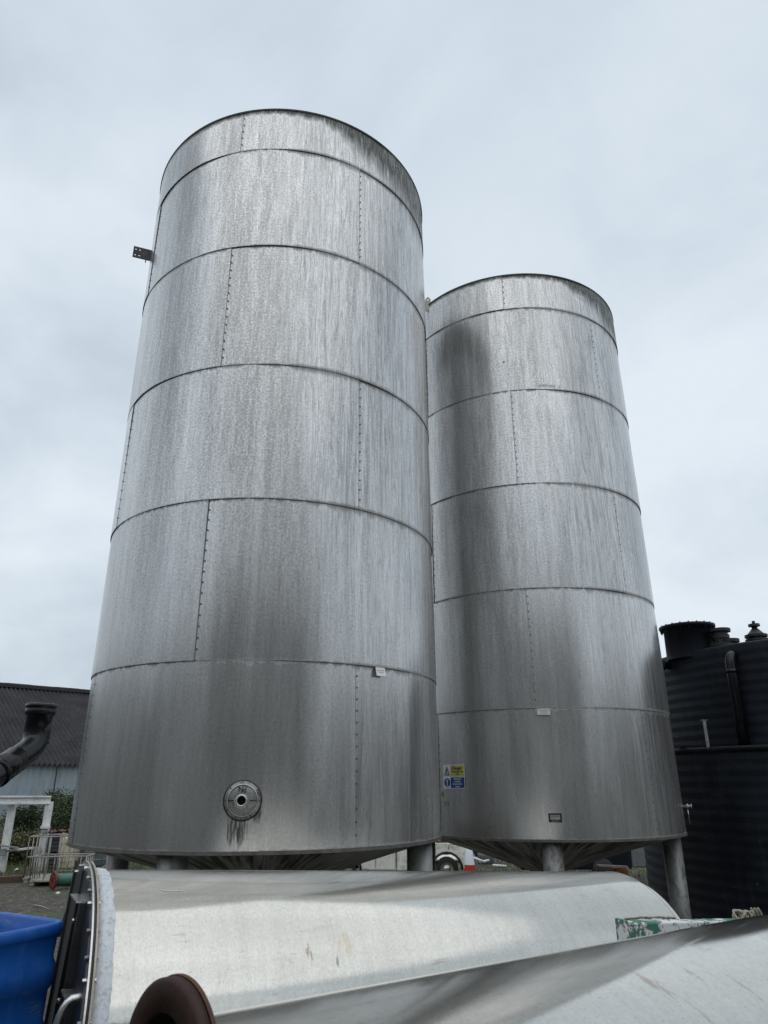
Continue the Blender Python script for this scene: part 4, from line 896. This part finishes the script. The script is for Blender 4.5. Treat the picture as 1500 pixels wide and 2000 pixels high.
# crumpled rusty sheets on the crates
rn = random.Random(5)
for k, (px, py, lb) in enumerate(((112, 1620, 'left crumpled rusty roofing sheet on the dark crates'), (124, 1624, 'middle crumpled rusty sheet lying on the dark crates'), (134, 1619, 'right crumpled rusty sheet next to the silo wall'))):
    c_ = at(px, py + 3, 29.0); vs, fs = [], []; yaw = rn.uniform(-.5, .5)
    for i in range(13):
        for j in range(4):
            x = (i / 12 - .5) * .42; y = (j / 3 - .5) * .7; z = .03 * math.sin(i * 1.5) + .05 * mnoise.noise(Vector((i * .3, j * .5, k * 3))) + x * rn.uniform(.1, .16)
            vs.append(c_ + Vector((x * math.cos(yaw) - y * math.sin(yaw), x * math.sin(yaw) + y * math.cos(yaw), z)))
    for i in range(12):
        for j in range(3): fs.append((i * 4 + j, (i + 1) * 4 + j, (i + 1) * 4 + j + 1, i * 4 + j + 1))
    b = MB(); b.add(vs, fs, 0, True); o = b.build('rusty_sheet', M_rust if k != 1 else simple('faded_tile', (.40, .22, .16), .8)); so = o.modifiers.new('s', 'SOLIDIFY'); so.thickness = .02
    tag(o, lb, 'metal sheet', 'crumpled sheets on the crates')
# green pipe with red flange
a_ = at(104, 1721, 24.4); c_ = at(190, 1719, 24.9); a_.z = c_.z = .24
gp = thing('green_pipe', 'short green pipe with dark red bolted flange lying in the yard', 'pipe', (a_.x, a_.y, 0)); dv = (c_ - a_).normalized()
b = MB(); b.tube([a_, c_], .15, 28); b.build('pipe_barrel', M_green, gp)
b = MB(); Mg = along(a_, dv); b.revolve([(.06, -.02), (.23, -.02), (.23, .03), (.155, .03), (.155, .06)], 32, Mg, smooth=False)
for k in range(12): t = k * math.pi / 6; b.revolve([(.001, -.04), (.018, -.04), (.018, .04), (.001, .04)], 6, Mg @ Matrix.Translation((.195 * math.cos(t), .195 * math.sin(t), 0)), smooth=False)
b.build('flange', M_redflange, gp)
# timber kerb
a_ = at(-60, 1722, 26.6); c_ = at(44, 1721, 26.6); b = MB(); b.beam((a_.x, a_.y, .09), (c_.x, c_.y, .09), .22, .20); o = b.build('timber_sleeper', M_wood, None, .015); tag(o, 'dark brown timber sleeper lying along the grass edge', 'sleeper')

# ---------------------------------------------------------------- bushes, grass, rubble
def leaf_mat(name, lo, hi):
    m, nt, b = new_mat(name); oi = N(nt, 'ShaderNodeAttribute', attribute_name='lf'); tc = N(nt, 'ShaderNodeTexCoord').outputs['Object']
    n = noise(nt, tc, 1.5, 3, .6); f = math_(nt, 'ADD', math_(nt, 'MULTIPLY', oi.outputs['Fac'], .6), math_(nt, 'MULTIPLY', n, .4))
    L(nt, ramp(nt, f, [(.2, lo), (.8, hi)]), b.inputs['Base Color']); b.inputs['Roughness'].default_value = .6
    b.inputs['Transmission Weight'].default_value = 0; return m
M_leafs = [leaf_mat('leaf_green', (.018, .034, .010), (.085, .115, .026)), leaf_mat('leaf_olive', (.025, .032, .010), (.13, .13, .035)), leaf_mat('leaf_dark', (.010, .020, .009), (.045, .065, .020))]
def leaves(pts_fn, n, size, rnd):
    vs, fs, at_ = [], [], []
    for i in range(n):
        c = pts_fn(rnd)
        if c is None: continue
        s = size * rnd.uniform(.6, 1.3); u = Vector((rnd.gauss(0, 1), rnd.gauss(0, 1), rnd.gauss(0, .6))).normalized(); w = u.cross(Vector((rnd.gauss(0, 1), rnd.gauss(0, 1), rnd.gauss(0, 1)))).normalized()
        b0 = len(vs); vs += [c - u * s, c + w * s * .45, c + u * s, c - w * s * .45]; fs.append((b0, b0 + 1, b0 + 2, b0 + 3)); at_.append(rnd.random())
    return vs, fs, at_
def bush(name, label, c, rx, ry, h, n, mat, seed, size=.05):
    rnd = random.Random(seed); th = thing(name, label, 'bush', c, 'bushes on the bank before the shed')
    lobes = [(Vector((rnd.uniform(-.7, .7) * rx, rnd.uniform(-.7, .7) * ry, rnd.uniform(.15, .85) * h)), rnd.uniform(.28, .5) * min(rx, h)) for _ in range(16)]
    def f(r):
        l, s = lobes[r.randrange(len(lobes))]; v = Vector((r.gauss(0, 1), r.gauss(0, 1), r.gauss(0, 1))).normalized() * s * (r.random() ** .35) * (1 + .25 * r.gauss(0, .5))
        p = l + v
        return c + p if p.z > 0 else None
    vs, fs, at_ = leaves(f, n, size, rnd); b = MB(); b.add(vs, fs); o = b.build('foliage', mat, th)
    a = o.data.attributes.new('lf', 'FLOAT', 'FACE'); a.data.foreach_set('value', at_)
    b = MB()
    for l, s in lobes: b.tube([c + Vector((l.x * .2, l.y * .2, -.1)), c + l * .5, c + l], [.03, .02, .008], 5)
    b.build('stems', M_wood, th); return th
for k, (px, py, D, rx, h, mt, lb) in enumerate((
        (128, 1600, 36.0, 1.25, 1.9, 0, 'tall yellow green bush right of the white frame, next to the silo edge'),
        (66, 1620, 34.5, 1.2, 1.45, 2, 'dark ivy bush seen between the two right posts of the white frame'),
        (48, 1650, 32.5, 1.1, 1.1, 1, 'low olive bush below the dark ivy between the frame posts'),
        (4, 1680, 33.0, 1.2, .9, 1, 'low scrub bush at the left edge behind the leftmost frame post'),
        (160, 1640, 36.5, 1.3, 1.6, 0, 'green bush mostly hidden behind the left flank of the near silo'))):
    c0 = at(px, py, D); c0.z = gz(c0.x, c0.y) - .1
    if k == 0: h = at(px, 1546, D).z - c0.z
    if k == 1: h = at(px, 1572, D).z - c0.z
    bush('bush', lb, c0, rx, .8, h, 5200, M_leafs[mt], 20 + k, .055)
rnd = random.Random(3)
def gp_(r):
    x = r.uniform(-19, -7.5); y = r.uniform(24.2, 38); return x, y
vs, fs, at_ = [], [], []
for i in range(14000):
    x, y = gp_(rnd)
    if mnoise.noise(Vector((x * .5, y * .5, 2))) < -.15: continue
    z = gz(x, y); h = rnd.uniform(.08, .26); a = rnd.uniform(0, 6.3); dx, dy = math.cos(a) * .012, math.sin(a) * .012; lx, ly = rnd.gauss(0, .06), rnd.gauss(0, .06); b0 = len(vs)
    vs += [(x - dx, y - dy, z), (x + dx, y + dy, z), (x + lx, y + ly, z + h)]; fs.append((b0, b0 + 1, b0 + 2)); at_.append(rnd.random())
for i in range(9000):
    x = rnd.uniform(1, 12); y = rnd.uniform(20, 34)
    z = gz(x, y); h = rnd.uniform(.04, .14); a = rnd.uniform(0, 6.3); dx, dy = math.cos(a) * .014, math.sin(a) * .014; b0 = len(vs)
    vs += [(x - dx, y - dy, z), (x + dx, y + dy, z), (x + rnd.gauss(0, .05), y, z + h)]; fs.append((b0, b0 + 1, b0 + 2)); at_.append(rnd.random())
for i in range(1800):
    x = rnd.uniform(-10, -3.2); y = rnd.uniform(8, 23)
    if mnoise.noise(Vector((x * .9, y * .9, 7))) < .12: continue
    z = gz(x, y); h = rnd.uniform(.03, .12); b0 = len(vs)
    vs += [(x - .008, y, z), (x + .008, y, z), (x + rnd.gauss(0, .07), y + rnd.gauss(0, .05), z + h)]; fs.append((b0, b0 + 1, b0 + 2)); at_.append(rnd.random())
b = MB(); b.add(vs, fs); o = b.build('grass', leaf_mat('grass_blade', (.04, .06, .015), (.17, .20, .06))); a = o.data.attributes.new('lf', 'FLOAT', 'FACE'); a.data.foreach_set('value', at_)
tag(o, 'rough grass tufts on the bank and along the yard edge', 'grass', kind='stuff')
b = MB()
for i in range(4200):
    x = rnd.uniform(-11, -2.5); y = rnd.uniform(6, 23); s = rnd.uniform(.008, .035) * (2.2 if rnd.random() < .04 else 1); z = gz(x, y)
    vv = [Vector((sx, sy, sz)) * s * rnd.uniform(.7, 1.2) + Vector((x, y, z)) for sx, sy, sz in ((-1, 0, 0), (0, -1, 0), (1, 0, 0), (0, 1, 0), (0, 0, .8), (0, 0, -.8))]
    b.add(vv, [(0, 1, 4), (1, 2, 4), (2, 3, 4), (3, 0, 4), (1, 0, 5), (2, 1, 5), (3, 2, 5), (0, 3, 5)])
tag(b.build('rubble', simple('rubble_stone', (.17, .155, .13), .85, 0, .5, 3)), 'loose stones and rubble strewn over the muddy yard', 'rubble', kind='stuff')
for k, (p, q, lb) in enumerate((((14, 1792), (50, 1783), 'bare stick lying on the mud above the blue tub'), ((66, 1768), (96, 1776), 'short grey stick in the mud left of the tank end'))):
    A = at(*p, None, .04); B = at(*q, None, .05); b = MB(); b.tube([A, A.lerp(B, .5) + Vector((0, 0, .02)), B], [.02, .016, .009], 6); tag(b.build('stick', M_galv), lb, 'stick', 'sticks on the mud')
tag_m = simple('white_scrap', (.6, .6, .58), .7)
for k, (px, py, lb) in enumerate(((112, 1747, 'white scrap of litter on the mud below the green pipe'), (32, 1700, 'white crumpled scrap in the grass by the white frame'))):
    c_ = at(px, py, None, .06 if k == 0 else .1); b = MB(); n_ = 7
    vv = [c_ + Vector((.09 * math.cos(t * .9) * rnd.uniform(.6, 1.1), .09 * math.sin(t * .9) * rnd.uniform(.6, 1.1), rnd.uniform(0, .05))) for t in range(n_)] + [c_ + Vector((0, 0, .07))]
    b.add(vv, [(t, (t + 1) % n_, n_) for t in range(n_)]); o = b.build('litter', tag_m); tag(o, lb, 'litter')

# ---------------------------------------------------------------- white pickup under the silos
py0 = 23.6
def wx(px, y=1690, D=None): return at(px, y, 24.6 / math.cos(math.atan((px - 750) / 1500.0))).x
pk = thing('pickup_truck', 'old white pickup with open load bed, seen through the gap below the silos', 'pickup truck', (wx(800), py0, 0))
zt_ = 1.02
x0, x1 = wx(640), wx(908)      # front .. tail
b = MB(); wc2 = wx(868); wc1 = wc2 - 3.05
def arch(c, r=.44): return [(c + r * math.cos(math.pi - t * math.pi / 10), .36 + r * math.sin(math.pi - t * math.pi / 10)) for t in range(11)]
bed0 = wx(775)
poly = [(bed0, .34)] + arch(wc2) + [(x1 - .08, .36), (x1 - .02, .50), (x1, .70), (x1 - .06, .98), (x1 - .14, zt_), (bed0, zt_)]
Mp = Matrix(((1, 0, 0, 0), (0, 0, -1, py0 + .04), (0, 1, 0, 0), (0, 0, 0, 1)))
b.prism(poly, Mp, .06); b2 = Matrix(((1, 0, 0, 0), (0, 0, -1, py0 + 1.72), (0, 1, 0, 0), (0, 0, 0, 1))); b.prism(poly, b2, .06)
b.box(((bed0 + x1) / 2, py0 + .87, .60), (x1 - bed0 - .1, 1.62, .05)); b.box((x1 - .07, py0 + .87, .72), (.05, 1.6, .5)); b.box((bed0 + .03, py0 + .87, .78), (.05, 1.6, .5))
b.build('load_bed', M_truck, pk, .015)
fr0 = bed0 - .03; b = MB()
cab = [(fr0, .34), (fr0, 1.05), (fr0 - .05, 1.62), (fr0 - 1.15, 1.66), (fr0 - 1.75, 1.10), (fr0 - 2.75, .98), (fr0 - 2.85, .5), (fr0 - 2.80, .36)] + list(reversed(arch(wc1)))
b.prism([(x, z) for x, z in cab], Matrix(((1, 0, 0, 0), (0, 0, -1, py0 + 1.72), (0, 1, 0, 0), (0, 0, 0, 1))), 1.72); b.build('cab', M_truck, pk, .03)
m_gl = simple('dark_glass', (.02, .025, .03), .12)
b = MB(); b.prism([(fr0 - .12, 1.08), (fr0 - .14, 1.55), (fr0 - 1.08, 1.58), (fr0 - 1.55, 1.12)], Matrix(((1, 0, 0, 0), (0, 0, -1, py0 + .005), (0, 1, 0, 0), (0, 0, 0, 1))), .012); b.build('window', m_gl, pk)
b = MB()
for dx in (.02, .62): b.beam((fr0 - dx, py0 - .022, .42), (fr0 - dx, py0 - .022, 1.04), .012, .012)
b.build('door_seam', M_dark, pk)
for c_ in (wc1, wc2):
    for yy in (py0 + .10, py0 + 1.62):
        Mw = Matrix(((1, 0, 0, c_), (0, 0, 1, yy), (0, -1, 0, .35), (0, 0, 0, 1))); b = MB()
        b.revolve([(.20, -.10), (.30, -.11), (.345, -.08), (.352, 0), (.345, .08), (.30, .11), (.20, .10)], 40, Mw); wh = b.build('wheel', M_tyre, pk)
        b = MB(); b.revolve([(.001, -.04), (.07, -.06), (.08, -.03), (.17, -.02), (.205, -.09), (.205, .08)], 32, Mw); b.build('rim', M_steel, wh)
    b = MB(); b.tube([(x, py0 - .035, z) for x, z in arch(c_, .46)], .035, 8); b.build('wheel_arch', M_black, pk)
b = MB(); b.tube([(bed0 + .2, py0, zt_ + .02), (x1 - .3, py0, zt_ + .02)], .02, 8)
for k in range(4): b.tube([(bed0 + .3 + k * .42, py0 - .03, zt_ - .10), (bed0 + .3 + k * .42, py0 - .03, zt_ + .03), (bed0 + .38 + k * .42, py0 - .01, zt_ + .03)], .018, 6)
b.build('load_rail', M_steel, pk)
b = MB(); b.box((x1 - .01, py0 + .12, .72), (.05, .14, .26)); b.build('tail_lamp', M_red, pk, .01)
b = MB(); b.box((x1 + .06, py0 + .87, .45), (.10, 1.7, .12)); b.build('bumper', M_galv, pk, .02)
c_ = at(868, 1652, 25.3); b = MB(); rn = random.Random(8)
for k in range(9): a = rn.uniform(0, 3.1); d_ = Vector((math.cos(a), math.sin(a) * .6, rn.uniform(-.2, .25))) * .28; p = Vector((c_.x + rn.uniform(-.3, .35), c_.y + rn.uniform(-.2, .3), zt_ + rn.uniform(.0, .09))); b.tube([p - d_, p, p + d_ * .9 + Vector((0, 0, .03))], .03, 7)
tag(b.build('scrap_pipes', [M_white]), 'tangled white pipe scraps piled on the pickup bed', 'scrap', kind=None)
b = MB(); b.box((c_.x - .1, c_.y + .1, zt_ + .0), (.4, .3, .10), .3); tag(b.build('rusty_block', M_rust, None, .02), 'rusty block in the white scrap on the pickup bed', 'scrap')
# traffic cone
c_ = at(918, 1705, 23.4); tcn = thing('traffic_cone', 'tall white and red traffic cone beside the pickup tail', 'traffic cone', (c_.x, c_.y, 0))
T_ = Matrix.Translation((c_.x, c_.y, 0))
b = MB(); b.revolve([(.195, .04), (.150, .52)], 28, T_); b.box((c_.x, c_.y, .02), (.48, .48, .04)); b.build('cone_base', M_red, tcn)
b = MB(); b.revolve([(.153, .522), (.150, .53), (.092, .98), (.07, 1.0), (.01, 1.0)], 28, T_); b.build('cone_sleeve', M_conewhite, tcn)
# grey drum and scrap beyond
c_ = at(950, 1700, 29.0); dr = thing('steel_drum', 'grey dented steel drum in the grass beyond the traffic cone', 'drum', (c_.x, c_.y, 0)); T_ = Matrix.Translation((c_.x, c_.y, 0))
b = MB(); b.revolve([(.01, 0), (.29, 0), (.29, .28), (.30, .30), (.29, .32), (.29, .56), (.30, .58), (.29, .60), (.29, .86), (.27, .86), (.27, .84), (.01, .84)], 32, T_); b.build('drum_body', simple('drum_grey', (.22, .23, .25), .5, .3), dr)
b = MB(); b.tube([(c_.x + .29 * math.cos(t * .2618), c_.y + .29 * math.sin(t * .2618), .86) for t in range(24)], .014, 8, closed=True); b.build('drum_rim', M_galv, dr)
for k, (p, q, D, lb) in enumerate((((922, 1674), (948, 1684), 28, 'long white plastic pipe leaning toward the grey drum'), ((936, 1684), (956, 1680), 28.2, 'short white pipe crossing in front of the longer leaning one'), ((962, 1690), (989, 1692), 27.8, 'white pipe lying flat right of the grey drum'))):
    A = at(*p, D); B = at(*q, D); b = MB(); b.tube([A, B], .04, 10); tag(b.build('white_pipe', M_white), lb, 'pipe', 'white pipes lying beyond the cone')
for k, (px, py, lb) in enumerate(((940, 1672, 'dark tyre standing behind the white pipes'), (952, 1676, 'dark tyre leaning right of the other tyre'))):
    c_ = at(px, py, 31); b = MB(); Mw = Matrix(((1, 0, 0, c_.x), (0, 0, 1, c_.y), (0, -1, 0, .33), (0, 0, 0, 1)))
    b.revolve([(.19, -.09), (.30, -.10), (.33, -.06), (.33, .06), (.30, .10), (.19, .09), (.19, -.09)], 28, Mw); tag(b.build('tyre', M_tyre), lb, 'tyre', 'old tyres')
# dark van and rusty bracket under the far silo
c_ = at(1228, 1700, 24.5); vn = thing('dark_van', 'dark navy van with grey bonnet, in the shade below the far silo', 'van', (c_.x, c_.y, 0))
m_navy = simple('navy_paint', (.004, .006, .014), .35, 0, .3)
X0, Y0 = c_.x, c_.y
Mv_ = Matrix(((1, 0, 0, X0), (0, 0, -1, Y0 + 1.7), (0, 1, 0, 0), (0, 0, 0, 1)))
b = MB(); b.prism([(-3.2, .35), (-3.2, 1.5), (-2.9, 1.75), (-.6, 1.75), (.10, 1.25), (.12, .35)], Mv_, 1.7); b.build('body', m_navy, vn, .05)
b = MB(); b.prism([(.13, .40), (.13, 1.15), (.55, 1.10), (.62, .85), (.58, .40)], Mv_, 1.7); b.build('bonnet', simple('van_grey', (.16, .165, .17), .45), vn, .05)
b = MB(); b.prism([(-1.5, 1.05), (-1.5, 1.6), (-.7, 1.6), (-.1, 1.15)], Matrix(((1, 0, 0, X0), (0, 0, -1, Y0 - .005), (0, 1, 0, 0), (0, 0, 0, 1))), .015); b.build('window', m_gl, vn)
b = MB(); b.box((X0 + .02, Y0 - .03, .98), (.22, .03, .03)); b.build('door_handle', M_steel, vn)
for xx in (-2.6, -.75):
    Mw = Matrix(((1, 0, 0, X0 + xx), (0, 0, 1, Y0 + .05), (0, -1, 0, .33), (0, 0, 0, 1))); b = MB(); b.revolve([(.01, -.1), (.30, -.11), (.33, -.06), (.33, .06), (.30, .1), (.01, .1)], 28, Mw); b.build('wheel', M_tyre, vn)
A = at(1166, 1690, 19.5); B = at(1224, 1693, 19.5); Cc = at(1236, 1712, 19.5)
rb = thing('iron_trestle', 'angle iron frame with an orange end, seen just above the tank below the far silo', 'metal frame', (B.x, B.y, 0))
b = MB(); b.beam(A, B, .03, .04); b.beam(B, Cc, .05, .05); b.build('top_rail', M_galv, rb)
m_or = simple('orange_rust', (.28, .10, .04), .7, 0, .4, 9); b = MB(); P_ = at(1216, 1703, 19.6); b.box(P_, (.26, .06, .22)); b.build('orange_plate', m_or, rb, .01)
b = MB(); P_ = at(1206, 1698, 19.6); b.box(P_, (.24, .05, .07)); b.build('red_plate', M_redflange, rb, .01)
for xx in (A, Cc): b = MB(); b.beam((xx.x, xx.y, 0), (xx.x, xx.y, xx.z), .05, .05, up=Vector((1, 0, 0))); b.build('leg', M_rust, rb)
# dark hedge far behind, closing the view under the silos
rnd = random.Random(77)
def hedge(x0, x1, y, h, seed, lb):
    r = random.Random(seed); th = thing('hedge', lb, 'hedge', ((x0 + x1) / 2, y, 0)); n = int((x1 - x0) * 420)
    def f(q): x = q.uniform(x0, x1); hh = h * (.8 + .25 * mnoise.noise(Vector((x * .5, seed, 0)))); z = q.random() ** .8 * hh; return Vector((x, y + q.gauss(0, .45), z))
    vs, fs, at_ = leaves(f, n, .10, r); b = MB(); b.add(vs, fs); o = b.build('foliage', M_leafs[2], th); a = o.data.attributes.new('lf', 'FLOAT', 'FACE'); a.data.foreach_set('value', at_)
hedge(-2, 15, 40, 2.1, 5, 'long dark hedge far behind the pickup below the silos')
# orange brick pallet glimpsed behind the sealant strip
c_ = at(226, 1692, 20); b = MB(); b.box((c_.x, c_.y, c_.z / 2 + .02), (.32, .3, c_.z), .1); o = b.build('brick_stack', simple('brick', (.26, .11, .06), .8, 0, .4, 12), None, .01); tag(o, 'small stack of orange bricks glimpsed between near silo cone and tank', 'brick stack')

# ---------------------------------------------------------------- guessed, unseen yard buildings round the viewer, shaped to darken the lower steel reflections
M_wbw = simple('grey_sheet_wall', (.20, .195, .18), .7, 0, .2, .6); M_door = simple('roller_door', (.20, .21, .20), .5)
def block(name, label, a, b_, h, dep, rise, doors=()):
    a = Vector(a); b_ = Vector(b_); d = (b_ - a); Ln = d.length; d.normalize(); n_ = Vector((-d.y, d.x, 0))      # n_ points away from the yard
    th = thing(name, label, 'building', (a + b_) / 2, 'unseen buildings added for reflections'); nx = int(Ln / .25); b = MB(); vs = []
    for i in range(nx + 1): p = a + d * (i * Ln / nx) + n_ * (.03 if i % 2 else 0); vs += [(p.x, p.y, 0), (p.x, p.y, h)]
    b.add(vs, [(2 * i, 2 * i + 2, 2 * i + 3, 2 * i + 1) for i in range(nx)])
    a2, b2 = a + n_ * dep, b_ + n_ * dep
    for (p, q) in ((a + n_ * .05, a2), (b2, b_ + n_ * .05), (a2, b2)): b.add([(p.x, p.y, 0), (q.x, q.y, 0), (q.x, q.y, h), (p.x, p.y, h)], [(0, 1, 2, 3)])
    b.build('wall', M_wbw, th)
    b = MB(); m0, m1 = a + n_ * dep / 2, b_ + n_ * dep / 2; e0, e1 = a - n_ * .3, b_ - n_ * .3; f0, f1 = a2 + n_ * .3, b2 + n_ * .3
    b.add([(e0.x, e0.y, h), (e1.x, e1.y, h), (m1.x, m1.y, h + rise), (m0.x, m0.y, h + rise), (f0.x, f0.y, h), (f1.x, f1.y, h)], [(0, 1, 2, 3), (3, 2, 5, 4), (0, 3, 4), (1, 5, 2)]); b.build('roof', M_roof, th)
    for u in doors: p = a + d * u - n_ * .04; b = MB(); b.box((p.x, p.y, 2.2), (4.2, .10, 4.4), math.atan2(d.y, d.x)); b.build('door', M_door, th, .01)
block('reflection_building', 'long grey unseen building added behind the viewer to darken the steel reflections', (14, -11, 0), (-13, -12, 0), 9.5, 14, 2.5, (8, 18))
block('reflection_building', 'lower grey unseen building added behind the viewer to the left for reflections', (-13.5, -9.5, 0), (-30, -2, 0), 7.0, 10, 2, (7,))
block('reflection_building', 'flat grey unseen block added along the left for reflections, outside the view', (-21, -2, 0), (-24, 20, 0), 6.0, 8, 1.2, (9,))
block('reflection_building', 'low grey unseen block added beside the viewer on the right for reflections', (22, 14, 0), (15, -10, 0), 5.5, 9, 1.2, (9,))
